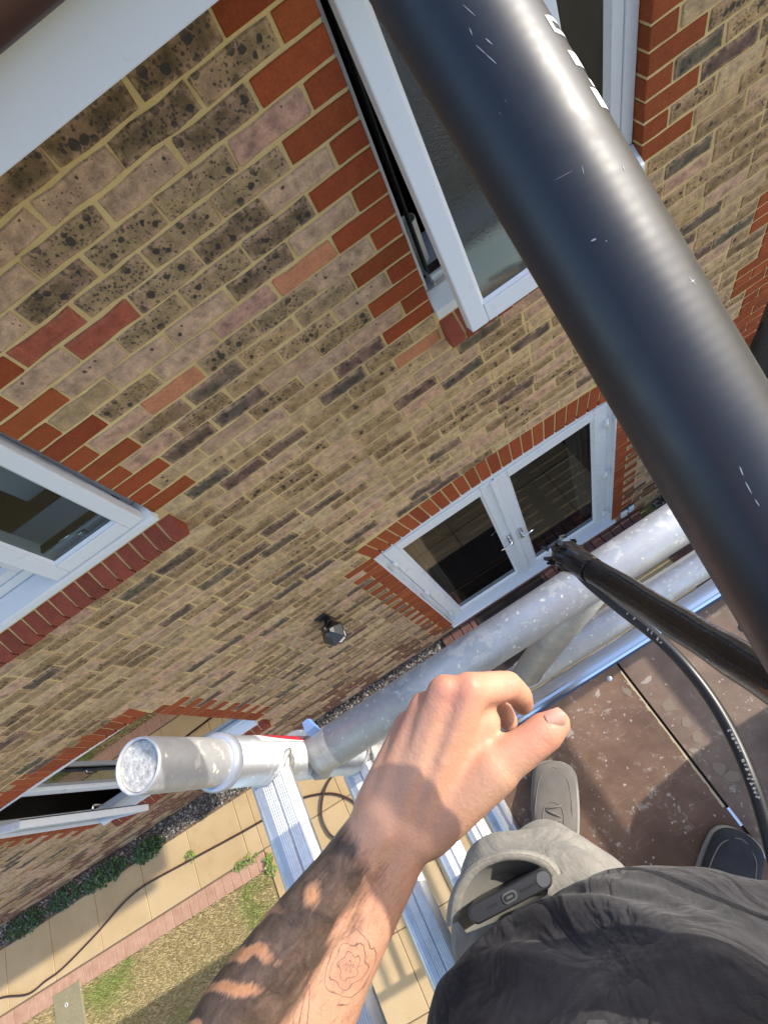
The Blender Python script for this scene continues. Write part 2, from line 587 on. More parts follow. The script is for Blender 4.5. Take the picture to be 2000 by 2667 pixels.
LINT = {id(OP_D): 0.205, id(OP_W): 0.205}
k = -4
while True:
    zt = -(k * C_) - 0.005
    zb = zt - 0.065
    zm = (zt + zb) / 2
    if zt < GZ - 0.02:
        break
    if zb > ZTOP:
        k += 1; continue
    par = k % 2
    # spans free of openings
    spans = []
    cuts = []
    for o in OPS:
        top = o[3] + (0.0 if o in (OP_U, OP_L) else 0.0)
        if o[2] < zm < top:
            cuts.append((o[0], o[1]))
        elif o in (OP_D, OP_W) and o[3] - 0.01 < zm < o[3] + 0.225:
            cuts.append((o[0] - 0.03, o[1] + 0.03))   # behind the soldier arch; filled above it below
        elif o in (OP_U, OP_L, OP_W) and o[2] - 0.17 < zm <= o[2]:
            cuts.append((o[0] - 0.01, o[1] + 0.035))  # sill
    cuts.sort()
    x = WX0; le = None
    for a, b in cuts:
        spans.append((x, a, le, any(abs(a - o[0]) < 1e-6 for o in OPS)))
        x = b; le = any(abs(b - o[1]) < 1e-6 for o in OPS)
    spans.append((x, WX1, le, 'corner'))
    for a, b, lq, rq in spans:
        if b - a < 0.03:
            continue
        if lq is True:
            w = 0.215 if par == 0 else 0.1025
            add_brick(a, a + w, zb, zt, red_tint(), 0.10, 'L', 0.35)
            a += w + 0.01
        if rq is True:
            w = 0.215 if par == 0 else 0.1025
            add_brick(b - w, b, zb, zt, red_tint(), 0.10, 'R', 0.35)
            b -= w + 0.01
        elif rq == 'corner':
            wide = (k // 3) % 2 == 1
            if wide:
                ws = (0.215, 0.1025) if par == 0 else (0.1025, 0.215)
            else:
                ws = (0.215,) if par == 0 else (0.1025, 0.1025)
            for w in ws:
                add_brick(b - w, b, zb, zt, red_tint(), 0.10, None, 0.35)
                b -= w + 0.01
        L = b - a + 0.01
        if L < 0.06:
            continue
        free_left = (a == WX0)
        if free_left or lq is not True and rq is not True:
            x = b
            first = True
            while x - a > 0.03:
                w = 0.215
                if first and par == 1 and rq != True:
                    w = 0.1025
                first = False
                w *= uni(0.975, 1.02)
                x0 = max(a, x - w)
                if x0 - a < 0.05: x0 = a
                add_brick(x0, x, zb, zt, buff_tint(x, zm))
                x = x0 - 0.01 * uni(0.8, 1.3)
        else:
            n = max(1, round(L / 0.225))
            w = L / n
            x = a
            for i in range(n):
                d0 = uni(-0.004, 0.004) if 0 < i else 0
                add_brick(x + d0, a + (i + 1) * w - 0.01, zb, zt, buff_tint(x, zm))
                x = a + (i + 1) * w
    # fill above the soldier arches
    for o in (OP_D, OP_W):
        if o[3] - 0.01 < zm < o[3] + 0.225:
            n = int((o[1] - o[0] + 0.06) / 0.225)
            w = (o[1] - o[0] + 0.06) / n
            for i in range(n):
                x0 = o[0] - 0.03 + i * w + (0.5 * w if par else 0) ; x1 = x0 + w - 0.01
                zl = max(extrados(o, x0), extrados(o, x1)) + LINT[id(o)] + 0.008
                if zt - max(zl, zb) > 0.012:
                    add_brick(x0, x1, max(zl, zb), zt, buff_tint(x0, zm))
    k += 1

def brick_mesh(x0, x1, z0, z1, depth, jamb, rough, origin):
    """front outline of ten points with worn arrises, sides running back into the mortar"""
    ox, oz = origin
    j = 0.0036 * rough
    cx = uni(0.0012, 0.0065) * rough + 0.0008
    def J(): return uni(-j, j)
    w = x1 - x0
    out = []
    L0 = [(x0 + cx, z0 + J()), (x0 + w*0.35, z0 + J()), (x0 + w*0.68, z0 + J()), (x1 - cx, z0 + J()),
          (x1 + J(), z0 + cx*0.7), (x1 + J(), z1 - cx*0.7),
          (x1 - cx, z1 + J()), (x0 + w*0.66, z1 + J()), (x0 + w*0.3, z1 + J()), (x0 + cx, z1 + J()),
          (x0 + J(), z1 - cx*0.7), (x0 + J(), z0 + cx*0.7)]
    if rough < 0.6:
        L0 = [(x, z) for x, z in L0]
    yf = -uni(0.0035, 0.0065)
    c = 0.0022 + 0.002 * rough
    xm = (x0 + x1) / 2; zm = (z0 + z1) / 2
    front = []
    for x, z in L0:
        dx = c if x < xm else -c
        dz = c if z < zm else -c
        front.append((x + dx - ox, yf + uni(-0.0006, 0.0006), z + dz - oz))
    ins = min(0.013, w*0.2)
    inner = [(x + (ins if x < xm - ox else -ins), y - uni(0, 0.0008), z + (ins if z < zm - oz else -ins)) for x, y, z in front]
    mid = [(x - ox, yf + c * 0.9, z - oz) for x, z in L0]
    back = [(x - ox, depth, z - oz) for x, z in L0]
    n = len(L0)
    vs = inner + front + mid + back
    fs = [tuple(range(n))]
    for a in range(3):
        for i in range(n):
            q = (i + 1) % n
            fs.append((a*n + i, (a+1)*n + i, (a+1)*n + q, a*n + q))
    return vs, fs

def soldier(xb0, xb1, xt0, xt1, zb0, zb1, zt0, zt1):
    yf = -uni(0.004, 0.006)
    c = 0.002
    f = [(xb0 + c, yf, zb0 + c), (xb1 - c, yf, zb1 + c), (xt1 - c, yf, zt1 - c), (xt0 + c, yf, zt0 - c)]
    mid = [(xb0, yf + 0.002, zb0), (xb1, yf + 0.002, zb1), (xt1, yf + 0.002, zt1), (xt0, yf + 0.002, zt0)]
    bk = [(x, 0.09, z) for x, y, z in mid]
    vs = f + mid + bk
    fs = [(0, 1, 2, 3)]
    for a in range(2):
        for i in range(4):
            q = (i + 1) % 4
            fs.append((a*4 + i, (a+1)*4 + i, (a+1)*4 + q, a*4 + q))
    return vs, fs

ALLB = []    # (verts in world coordinates, faces, tint)
for (x0, x1, z0, z1, tint, depth, jamb, rough) in BR:
    vs, fs = brick_mesh(x0, x1, z0, z1, depth, jamb, rough, (0, 0))
    ALLB.append((vs, fs, tint))
for o in (OP_D, OP_W):
    n = round((o[1] - o[0]) / 0.0752)
    xm = (o[0] + o[1]) / 2
    H = LINT[id(o)]
    for i in range(n):
        a = o[0] + (o[1] - o[0]) * i / n + 0.005; b = o[0] + (o[1] - o[0]) * (i + 1) / n - 0.005
        fa = (a - xm) * 0.045; fb = (b - xm) * 0.045
        ALLB.append((*soldier(a, b, a + fa, b + fb, extrados(o, a), extrados(o, b), extrados(o, a) + H, extrados(o, b) + H), red_tint()))
# projecting brick sills, each brick sloped forwards
SILLR = (0.235, 0.055, 0.032)
def sill_bricks(o, ext_r, ext_l=0.0, depth=0.0):
    a0, a1 = o[0] - ext_l, o[1] + ext_r
    n = round((a1 - a0) / 0.0755)
    zt = o[2] + 0.0
    for i in range(n):
        a = a0 + (a1 - a0) * i / n + 0.0055; b = a0 + (a1 - a0) * (i + 1) / n - 0.0055
        pr = [(0.05, zt - 0.001), (-0.062, zt - 0.118), (-0.068, zt - 0.128), (-0.066, zt - 0.160), (-0.060, zt - 0.165), (0.05, zt - 0.165)]
        q = uni(-0.002, 0.002)
        vs = [(a, y + q, z + q) for y, z in pr] + [(b, y + q, z + q) for y, z in pr]
        m_ = len(pr)
        fs = [tuple(range(m_ - 1, -1, -1)), tuple(range(m_, 2 * m_))]
        for t in range(m_):
            s = (t + 1) % m_
            fs.append((t, s, s + m_, t + m_))
        k = uni(0.8, 1.15)
        ALLB.append((vs, fs, (SILLR[0]*k, SILLR[1]*k, SILLR[2]*k, 0.03)))
    mbs = MB()
    vs = [(x, y + 0.004, z - 0.0015) for x in (a0 + 0.006, a1 - 0.006) for y, z in ((0.04, zt - 0.006), (-0.062, zt - 0.122), (-0.060, zt - 0.158), (0.04, zt - 0.158))]
    mbs.add(vs, [(3, 2, 1, 0), (4, 5, 6, 7), (0, 1, 5, 4), (1, 2, 6, 5), (2, 3, 7, 6), (3, 0, 4, 7)])
    mbs.build('sill_mortar', M['mortar'], house)
sill_bricks(OP_U, 0.03, 0.0)
sill_bricks(OP_L, 0.03, 0.0)
sill_bricks(OP_W, 0.03, 0.0)

# bricks whose colour can be read one by one on the upper wall (x, z of the brick, kind); the K top row has the eave shade painted in
KIND = {'K': ((0.180, 0.126, 0.070), 0.85), 'G': ((0.310, 0.220, 0.118), 0.78), 'L': ((0.485, 0.330, 0.215), 0.42),
        'P': ((0.440, 0.255, 0.190), 0.30), 'O': ((0.52, 0.215, 0.110), 0.05), 'R': ((0.36, 0.095, 0.055), 0.14)}
KNOWN = '''320 110 K,170 225 K,40 325 K,440 110 G,285 235 K,400 235 K,130 340 L,260 335 L,510 240 P,375 345 G,470 335 G,570 340 L,235 445 G,340 440 G,435 440 K,535 430 K,620 410 L,25 430 L,110 455 G,100 545 K,215 535 G,305 530 G,410 520 G,500 515 K,580 500 O,660 495 L,90 630 R,195 625 R,290 605 G,390 600 L,470 580 P,545 575 G,620 560 G,690 550 L,25 530 L,15 625 L,75 710 L,180 690 L,275 680 L,345 660 L,440 640 G,340 735 O,800 650 O'''
cent = []
for vs, fs, tint in ALLB:
    q = proj([sum(vs[i][a] for i in fs[0])/len(fs[0]) for a in range(3)])
    cent.append(q[:2] if q else (1e9, 1e9))
for ent in KNOWN.split(','):
    a, b, kd = ent.split()
    a, b = float(a)/0.73, float(b)/0.73
    i = min(range(len(cent)), key=lambda i: (cent[i][0]-a)**2 + (cent[i][1]-b)**2)
    if ALLB[i][2][3] > 0.0 or kd in 'KGLPOR':
        if ALLB[i][2][3] == 0.0: continue          # leave the red quoins
        kk = uni(0.92, 1.08); c_, al_ = KIND[kd]
        ALLB[i] = (ALLB[i][0], ALLB[i][1], (c_[0]*kk, c_[1]*kk, c_[2]*kk, al_))
# the 300 bricks that show largest become objects, the rest one joined part
def area_px(vs, fs):
    pts = []
    for i in fs[0]:
        q = proj(vs[i])
        if q is None: return 0
        pts.append(q)
    cx = sum(q[0] for q in pts)/len(pts); cy = sum(q[1] for q in pts)/len(pts)
    if not (-60 < cx < 2060 and -60 < cy < 2727): return 0
    s = 0
    for i in range(len(pts)):
        a = pts[i]; b = pts[(i+1) % len(pts)]
        s += a[0]*b[1] - b[0]*a[1]
    s = abs(s) / 2
    # behind the black pole or the guard rail only a sliver can be seen
    if 985 + (cy * 0.604) < cx < 1400 + cy * 0.604: s *= 0.1
    return s
rank = sorted(range(len(ALLB)), key=lambda i: -area_px(ALLB[i][0], ALLB[i][1]))
single = set(rank[:300])
mass = MB(); mt = []; mass.rim = []
for i, (vs, fs, tint) in enumerate(ALLB):
    if i in single:
        c = [sum(p[a] for p in vs)/len(vs) for a in range(3)]
        mb = MB()
        mb.add([(p[0]-c[0], p[1]-c[1], p[2]-c[2]) for p in vs], fs)
        mb.rim = [0.0]*12 + [1.0]*(len(vs) - 12) if len(vs) == 48 else [0.0]*len(vs)
        o = mb.build('brick', M['brick'])
        o.location = c
        o.parent = house
        o.matrix_parent_inverse = Matrix.Translation(house.location).inverted()
        o.color = tint
    else:
        mass.add(vs, fs)
        mass.rim.extend([0.0]*12 + [1.0]*36 if len(vs) == 48 else [0.0]*len(vs))
        mt.extend([tint] * len(fs))
stuff(mass.build('brickwork', M['brick_mass'], house, tints=mt))

# damp course line low on the wall: a thin dark projecting strip
mb = MB()
mb.box(WX0, -0.95, -0.007, 0.01, -4.222, -4.212)
mb.box(0.905, WX1, -0.007, 0.01, -4.222, -4.212)
mb.build('damp_course', M['paver'], house)

# eaves
FY = -0.37
mb = MB()
mb.box(WX0 - 0.2, 2.25, FY, FY + 0.018, 0.245, 0.45, bev=0.003)
mb.build('fascia', M['fascia'], house)
mb = MB()
mb.box(WX0 - 0.2, 2.25, FY + 0.02, 0.12, 0.247, 0.257)
mb.build('soffit', M['soffit'], house)
mb = MB()
for sgn, r_ in ((1, 0.056), (-1, 0.053)):
    pass
ring_o = [(FY - 0.058 + 0.056*math.cos(t), 0.44 + 0.056*math.sin(t)*1.35) for t in np.linspace(math.pi, 2*math.pi, 13)]
ring_i = [(FY - 0.058 + 0.052*math.cos(t), 0.44 + 0.052*math.sin(t)*1.35) for t in np.linspace(2*math.pi, math.pi, 13)]
prof = ring_o + ring_i
mb.loft([[(x, y, z) for y, z in prof] for x in (WX0 - 0.2, 2.25)], caps=True)
mb.build('gutter', M['gutter'], house)
mb = MB()
for i in range(34):      # courses of tiles up the roof slope
    y0 = FY - 0.03 + i * 0.10; z0 = 0.455 + i * 0.07
    mb.box(WX0 - 0.2, 2.22, y0, y0 + 0.13, z0, z0 + 0.018)
mb.box(WX0 - 0.2, 2.2, 2.9, 2.95, 0.3, 2.85)
mb.build('roof', M['tile'], house)

# ---- windows
def rect_frame(mb, x0, x1, z0, z1, w, y0, y1, bev=0.004, mi=0):
    mb.box(x0, x0 + w, y0, y1, z0, z1, mi, bev)
    mb.box(x1 - w, x1, y0, y1, z0, z1, mi, bev)
    mb.box(x0 + w, x1 - w, y0, y1, z0, z0 + w, mi, bev)
    mb.box(x0 + w, x1 - w, y0, y1, z1 - w, z1, mi, bev)
def bead(mb, x0, x1, z0, z1, w, y0, y1, mi=0):
    """sloping glazing bead round a pane"""
    for a, b in (((x0, z0), (x1, z0)), ((x1, z0), (x1, z1)), ((x1, z1), (x0, z1)), ((x0, z1), (x0, z0))):
        xm, zm = (x0+x1)/2, (z0+z1)/2
        def ins(p): return (p[0] + (w if p[0] < xm else -w), p[1] + (w if p[1] < zm else -w))
        ia, ib = ins(a), ins(b)
        mb.add([(a[0], y0, a[1]), (b[0], y0, b[1]), (ib[0], y1, ib[1]), (ia[0], y1, ia[1])], [(0, 1, 2, 3)], mi)
def handle(mb, x, y, z, s=1, vertical=True):
    mb.tube([(x, y, z), (x, y - 0.035, z), (x + 0.01*s, y - 0.045, z + 0.004), (x + 0.055*s, y - 0.048, z + 0.008), (x + 0.105*s, y - 0.040, z - 0.004)], [0.010, 0.009, 0.009, 0.0075, 0.006], 10)
def rot_x(objs, y, z, ang):
    m = Matrix.Translation((0, y, z)) @ Matrix.Rotation(ang, 4, 'X') @ Matrix.Translation((0, -y, -z))
    for o in objs: o.data.transform(m)
def rot_z(objs, x, y, ang):
    m = Matrix.Translation((x, y, 0)) @ Matrix.Rotation(ang, 4, 'Z') @ Matrix.Translation((-x, -y, 0))
    for o in objs: o.data.transform(m)

def window_root(name, parent=house):
    o = bpy.data.objects.new(name, None)
    COL.objects.link(o); o.parent = parent
    o.matrix_parent_inverse = Matrix.Translation(parent.location).inverted()
    o.empty_display_size = 0.1
    return o

def top_hung(o, ang, glassmat, label):
    root = window_root('window')
    root['label'] = label
    x0, x1, z0, z1 = o
    mb = MB()
    mb.box(x0 + 0.002, x0 + (0.024 if o is OP_U else 0.05), 0.045, 0.115, z0 + 0.07, z1, bev=0.004)
    mb.box(x1 - 0.05, x1 - 0.002, 0.045, 0.115, z0 + 0.07, z1, bev=0.004)
    mb.box(x0 + 0.05, x1 - 0.05, 0.045, 0.115, z1 - 0.05, z1, bev=0.004)
    mb.box(x0 + 0.05, x1 - 0.05, 0.045, 0.115, z0 + 0.07, z0 + 0.115, bev=0.004)
    mb.build('frame', M['upvc'], root)
    mb = MB()      # stepped sill
    mb.add([(x, y, z) for x in (x0 + 0.002, x1 - 0.002) for y, z in ((0.11, z0 + 0.068), (0.04, z0 + 0.068), (0.018, z0 + 0.052), (-0.025, z0 + 0.022), (-0.028, z0 + 0.012), (-0.028, z0 - 0.018), (0.11, z0 - 0.018))],
           [(0,1,2,3,4,5,6)[::-1], (7,8,9,10,11,12,13), (0,1,8,7), (1,2,9,8), (2,3,10,9), (3,4,11,10), (4,5,12,11), (5,6,13,12), (6,0,7,13)])
    mb.build('sill', M['upvc'], root)
    mb = MB()
    rect_frame(mb, x0 + 0.05, x1 - 0.05, z0 + 0.115, z1 - 0.05, 0.006, 0.06, 0.10, 0)
    mb.build('seal', M['gasket'], root)
    sx0, sx1, sz0, sz1 = x0 + 0.03, x1 - 0.03, z0 + 0.045, z1 - 0.03
    if o is OP_L:      # the right light opens, the left one is fixed
        sx0 = x1 - 0.475
        mb = MB()
        mb.box(x1 - 0.535, x1 - 0.455, 0.044, 0.114, z0 + 0.115, z1 - 0.05, bev=0.004)
        rect_frame(mb, x0 + 0.05, x1 - 0.535, z0 + 0.115, z1 - 0.05, 0.045, 0.052, 0.10, 0.004)
        bead(mb, x0 + 0.095, x1 - 0.58, z0 + 0.16, z1 - 0.095, 0.014, 0.056, 0.072)
        mb.build('fixed_light', M['upvc'], root)
        mb = MB()
        mb.box(x0 + 0.097, x1 - 0.582, 0.074, 0.08, z0 + 0.162, z1 - 0.097)
        mb.build('pane', glassmat, root)
    if o is OP_U:      # only the left light opens, the right one is fixed
        sx1 = x0 + 0.545
        mb = MB()
        mb.box(x0 + 0.53, x0 + 0.60, 0.044, 0.114, z0 + 0.115, z1 - 0.05, bev=0.004)
        rect_frame(mb, x0 + 0.60, x1 - 0.05, z0 + 0.115, z1 - 0.05, 0.045, 0.052, 0.10, 0.004)
        bead(mb, x0 + 0.645, x1 - 0.095, z0 + 0.16, z1 - 0.095, 0.014, 0.056, 0.072)
        mb.build('fixed_light', M['upvc'], root)
        mb = MB()
        mb.box(x0 + 0.647, x1 - 0.097, 0.074, 0.08, z0 + 0.162, z1 - 0.097)
        mb.build('pane', glassmat, root)
    mb = MB()
    rect_frame(mb, sx0, sx1, sz0, sz1, 0.068, 0.0, 0.05, 0.005)
    bead(mb, sx0 + 0.068, sx1 - 0.068, sz0 + 0.068, sz1 - 0.068, 0.012, 0.006, 0.016)
    sash = mb.build('sash', M['upvc'], root)
    mb = MB()
    mb.box(sx0 + 0.07, sx1 - 0.07, 0.020, 0.026, sz0 + 0.07, sz1 - 0.07)
    pane = mb.build('pane', glassmat, root)
    mb = MB()
    mb.box(sx0 + 0.012, sx1 - 0.012, 0.05, 0.056, sz0 + 0.012, sz0 + 0.02)
    mb.box(sx0 + 0.012, sx0 + 0.02, 0.05, 0.056, sz0 + 0.02, sz1 - 0.012)
    mb.box(sx1 - 0.02, sx1 - 0.012, 0.05, 0.056, sz0 + 0.02, sz1 - 0.012)
    gs = mb.build('sash_seal', M['gasket'], root)
    mb = MB()
    hx = (sx0 + sx1) / 2 + 0.02
    hx = (sx0 + sx1) / 2
    mb.box(hx - 0.012, hx + 0.012, 0.05, 0.062, sz0 + 0.02, sz0 + 0.09, bev=0.003)
    mb.tube([(hx, 0.06, sz0 + 0.06), (hx, 0.095, sz0 + 0.06), (hx - 0.02, 0.105, sz0 + 0.062), (hx - 0.11, 0.10, sz0 + 0.075)], [0.010, 0.009, 0.009, 0.006], 10)
    hd = mb.build('handle', M['chrome'], root)
    rot_x([sash, pane, gs, hd], 0.02, sz1, ang)
    # friction stays between frame and sash
    mb = MB()
    for xx in (sx0 + 0.022, sx1 - 0.022):
        mb.tube([(xx, 0.05, sz1 - 0.10), (xx, 0.02 - math.sin(ang) * 0.32, sz1 - 0.34)], 0.006, 6)
    mb.build('stay', M['gasket'], root)
    mb = MB()
    mb.box(x0 + 0.05, x0 + 0.11, 0.030, 0.046, z0 + 0.078, z0 + 0.098, bev=0.002)
    mb.build('keep', M['chrome'], root)
    return root

wu = top_hung(OP_U, -R(14.2), M['frosted'], 'obscured glass window propped open')
wl = top_hung(OP_L, -R(2.2), M['glass'], 'clear window with the top hung sash ajar')

# French door
dr = window_root('french_door')
x0, x1, z0, z1 = OP_D
mb = MB()
mb.box(x0 + 0.002, x0 + 0.055, 0.03, 0.10, z0, z1 + 0.02, bev=0.004)
mb.box(x1 - 0.055, x1 - 0.002, 0.03, 0.10, z0, z1 + 0.02, bev=0.004)
mb.box(x0 + 0.055, x1 - 0.055, 0.03, 0.10, z1 - 0.065, z1 + 0.075, bev=0.004)
mb.box(x0 - 0.01, x1 + 0.03, -0.035, 0.10, z0 - 0.035, z0 + 0.004, bev=0.004)
mb.box(x0 + 0.055, x1 - 0.055, 0.031, 0.099, z0 + 0.005, z0 + 0.055, bev=0.004)
mb.build('frame', M['upvc'], dr)
mb = MB()
mb.box(x0 + 0.0, x0 + 0.012, -0.002, 0.03, z0, z1)
mb.box(x1 - 0.012, x1, -0.002, 0.03, z0, z1)
mb.build('sealant', M['fascia'], dr)
xm = (x0 + x1) / 2
for sgn, (a, b) in ((1, (x0 + 0.058, xm - 0.003)), (-1, (xm + 0.003, x1 - 0.058))):
    mb = MB()
    rect_frame(mb, a, b, z0 + 0.058, z1 - 0.068, 0.098, 0.022, 0.08, 0.006)
    bead(mb, a + 0.098, b - 0.098, z0 + 0.156, z1 - 0.166, 0.016, 0.026, 0.045)
    lf = mb.build('door_leaf', M['upvc'], dr)
    mb = MB()
    mb.box(a + 0.10, b - 0.10, 0.048, 0.054, z0 + 0.158, z1 - 0.168)
    mb.build('pane', M['glass_door'], dr)
    hx = (b - 0.05) if sgn > 0 else (a + 0.05)
    mb = MB()
    mb.box(hx - 0.016, hx + 0.016, 0.010, 0.024, -3.66, -3.43, bev=0.004)
    handle(mb, hx, 0.015, -3.52, -sgn)
    mb.build('handle', M['chrome'], dr)
    mb = MB()
    hxx = (a + 0.012) if sgn > 0 else (b - 0.012)
    for zz in (-2.72, -3.5, -4.3):
        mb.box(hxx - 0.014, hxx + 0.014, 0.004, 0.024, zz - 0.05, zz + 0.05, bev=0.006)
        mb.tube([(hxx - 0.002, 0.006, zz - 0.055), (hxx - 0.002, 0.006, zz + 0.055)], 0.009, 10)
    mb.build('hinge', M['upvc'], dr)
mb = MB()
mb.box(xm - 0.028, xm + 0.012, 0.008, 0.024, z0 + 0.06, z1 - 0.07, bev=0.005)
mb.build('meeting_strip', M['upvc'], dr)

# lower left window: left light open a little on its side hinge
ww = window_root('window')
ww['label'] = 'ground floor window with one side hung sash ajar'
x0, x1, z0, z1 = OP_W
mb = MB()
mb.box(x0 + 0.002, x0 + 0.05, 0.03, 0.10, z0 + 0.06, z1 + 0.02, bev=0.004)
mb.box(x1 - 0.05, x1 - 0.002, 0.03, 0.10, z0 + 0.06, z1 + 0.02, bev=0.004)
mb.box(x0 + 0.05, x1 - 0.05, 0.03, 0.10, z1 - 0.055, z1 + 0.075, bev=0.004)
mb.box(x0 + 0.05, x1 - 0.05, 0.03, 0.10, z0 + 0.06, z0 + 0.115, bev=0.004)
xmul = -3.93
mb.box(xmul, xmul + 0.07, 0.03, 0.10, z0 + 0.115, z1 - 0.055, bev=0.004)
mb.build('frame', M['upvc'], ww)
mb = MB()
mb.add([(x, y, z) for x in (x0 + 0.002, x1 - 0.002) for y, z in ((0.10, z0 + 0.058), (0.028, z0 + 0.058), (-0.03, z0 + 0.022), (-0.034, z0 + 0.01), (-0.034, z0 - 0.006), (0.10, z0 - 0.006))],
       [(5,4,3,2,1,0), (6,7,8,9,10,11), (0,1,7,6), (1,2,8,7), (2,3,9,8), (3,4,10,9), (4,5,11,10), (5,0,6,11)])
mb.build('sill', M['upvc'], ww)
mb = MB()
mb.box(xmul + 0.075, x1 - 0.055, 0.056, 0.062, z0 + 0.12, z1 - 0.06)
mb.build('pane', M['glass_low'], ww)
mb = MB()
sx0, sx1, sz0, sz1 = x0 + 0.03, xmul + 0.02, z0 + 0.09, z1 - 0.03
rect_frame(mb, sx0, sx1, sz0, sz1, 0.065, -0.02, 0.03, 0.005)
sash = mb.build('sash', M['upvc'], ww)
mb = MB()
mb.box(sx0 + 0.066, sx1 - 0.066, 0.0, 0.006, sz0 + 0.066, sz1 - 0.066)
pane = mb.build('pane', M['glass'], ww)
mb = MB()
mb.box(sx1 - 0.02, sx1 - 0.010, 0.03, 0.037, sz0 + 0.01, sz1 - 0.01)
gs = mb.build('sash_seal', M['gasket'], ww)
mb = MB()
mb.tube([(sx1 - 0.03, 0.03, -3.1), (sx1 - 0.03, 0.07, -3.1), (sx1 - 0.03, 0.075, -3.12), (sx1 - 0.03, 0.07, -3.2)], [0.01, 0.009, 0.009, 0.006], 10)
hd = mb.build('handle', M['chrome'], ww)
rot_z([sash, pane, gs, hd], sx0, 0.03, -R(16))

# rooms seen dimly behind the glass
def room(x0, x1, z0, z1, depth, mat, floormat):
    mb = MB()
    y0 = 0.115
    vs = [(x0,y0,z0),(x1,y0,z0),(x1,depth,z0),(x0,depth,z0),(x0,y0,z1),(x1,y0,z1),(x1,depth,z1),(x0,depth,z1)]
    mb.add(vs, [(2,3,7,6), (3,0,4,7), (1,2,6,5), (4,7,6,5)], 0)
    mb.add(vs, [(0,1,2,3)], 1)
    return mb.build('room', [mat, floormat], house)
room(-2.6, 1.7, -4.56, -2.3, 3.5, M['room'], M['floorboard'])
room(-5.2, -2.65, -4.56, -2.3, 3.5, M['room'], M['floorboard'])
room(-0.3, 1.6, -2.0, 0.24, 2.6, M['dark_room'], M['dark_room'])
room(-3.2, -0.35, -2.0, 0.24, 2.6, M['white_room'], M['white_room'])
for x_ in (-1.372, -2.47):
    mb = MB()
    mb.box(x_, x_ + 0.02, 0.118, 0.62, -0.88, 0.2)
    mb.build('window_reveal', M['fascia'], house)
mb = MB()
mb.box(-1.9, -1.50, 0.42, 0.46, -0.9, -0.30, bev=0.01)
mb.build('blind', M['upvc'], house)
def curtain(xa, xb, ya, z0, z1):
    mb = MB()
    n = 24
    top = []; bot = []
    for i in range(n + 1):
        t = i / n
        x = xa + (xb - xa) * t
        w = 0.018 * math.sin(t * 32) + 0.006 * math.sin(t * 71)
        top.append((x, ya + w, z1)); bot.append((xa + (xb - xa) * (t * 0.62), ya + w * 1.4, z0))
    mb.loft([top + [(p[0], p[1] + 0.004, p[2]) for p in reversed(top)], bot + [(p[0], p[1] + 0.004, p[2]) for p in reversed(bot)]], caps=False)
    mb.build('curtain', M['curtain'], house)
curtain(-0.86, -0.62, 0.16, -4.5, -2.45)
curtain(0.82, 0.58, 0.16, -4.5, -2.45)
mb = MB()
mb.box(0.03, 0.9, 0.12, 0.30, -0.905, -0.88, bev=0.004)
mb.build('inner_sill', M['sill_board'], house)
mb = MB()
mb.box(-2.4, -1.4, 0.12, 0.30, -0.905, -0.88, bev=0.004)
mb.build('inner_sill', M['upvc'], house)
mb = MB()
cx_, cy_ = 0.075, 0.165
rings = []
for r_, z_ in ((0.026, -0.8795), (0.028, -0.875), (0.029, -0.70), (0.0295, -0.69), (0.026, -0.69), (0.025, -0.86)):
    rings.append([(cx_ + r_*math.cos(t), cy_ + r_*math.sin(t), z_) for t in np.linspace(0, 2*math.pi, 20, endpoint=False)])
mb.loft(rings)
tag(mb.build('tumbler', M['cup']), 'pale tumbler standing on the sill inside the open obscured window', 'tumbler')

# ------------------------------------------------------------------ ground
def sheet(name, x0, x1, y0, y1, z, mat, n=1):
    mb = MB()
    mb.add([(x0, y0, z), (x1, y0, z), (x1, y1, z), (x0, y1, z)], [(0, 1, 2, 3)])
    return structure(mb.build(name, mat))
sheet('ground', -150, 150, -200, 120, GZ - 0.045, M['turf'])
patio = structure(bpy.data.objects.new('patio', None)); COL.objects.link(patio); patio.location = (-1.5, -1.5, GZ)
def child(mb, name, mat, parent):
    return mb.build(name, mat, parent)
mb = MB()
mb.box(-9.2, 1.35, -0.81, -0.20, GZ - 0.04, GZ - 0.006)
mb.box(-3.69, 1.35, -6.3, -0.812, GZ - 0.04, GZ - 0.006)
mb.build('paving_bed', M['sand'], patio)
SLABM = {}
def slab(x0, x1, y0, y1, parent=patio, mat='slab', name='slab', th=0.03, gap=0.004):
    key = (round(x1 - x0, 3), round(y1 - y0, 3), mat)
    w, d = x1 - x0 - 2*gap, y1 - y0 - 2*gap
    if key not in SLABM:
        mb = MB()
        mb.box(-w/2, w/2, -d/2, d/2, -th, 0, bev=0.0035)
        me = bpy.data.meshes.new(name)
        me.from_pydata(mb.v, [], mb.f)
        me.materials.append(M[mat])
        SLABM[key] = me
    o = bpy.data.objects.new(name, SLABM[key])
    COL.objects.link(o)
    o.location = ((x0 + x1)/2, (y0 + y1)/2, GZ + uni(-0.0015, 0.0015))
    o.parent = parent
    o.matrix_parent_inverse = Matrix.Translation(parent.location).inverted()
    return o
xs = [-3.69, -3.86] + [-4.465 - 0.62 * i for i in range(8)]
for i in range(len(xs) - 1):
    slab(xs[i+1], xs[i], -0.79, -0.225)
pxs = [-3.69, -3.32] + [-2.74 + 0.58 * i for i in range(8)]
pys = [-0.225 - 0.565 * i for i in range(11)]
for i in range(len(pxs) - 1):
    for j in range(len(pys) - 1):
        if pxs[i] > -1.2 and pys[j+1] > -0.5 and False: continue
        slab(pxs[i], min(pxs[i+1], 1.10), pys[j+1], pys[j])
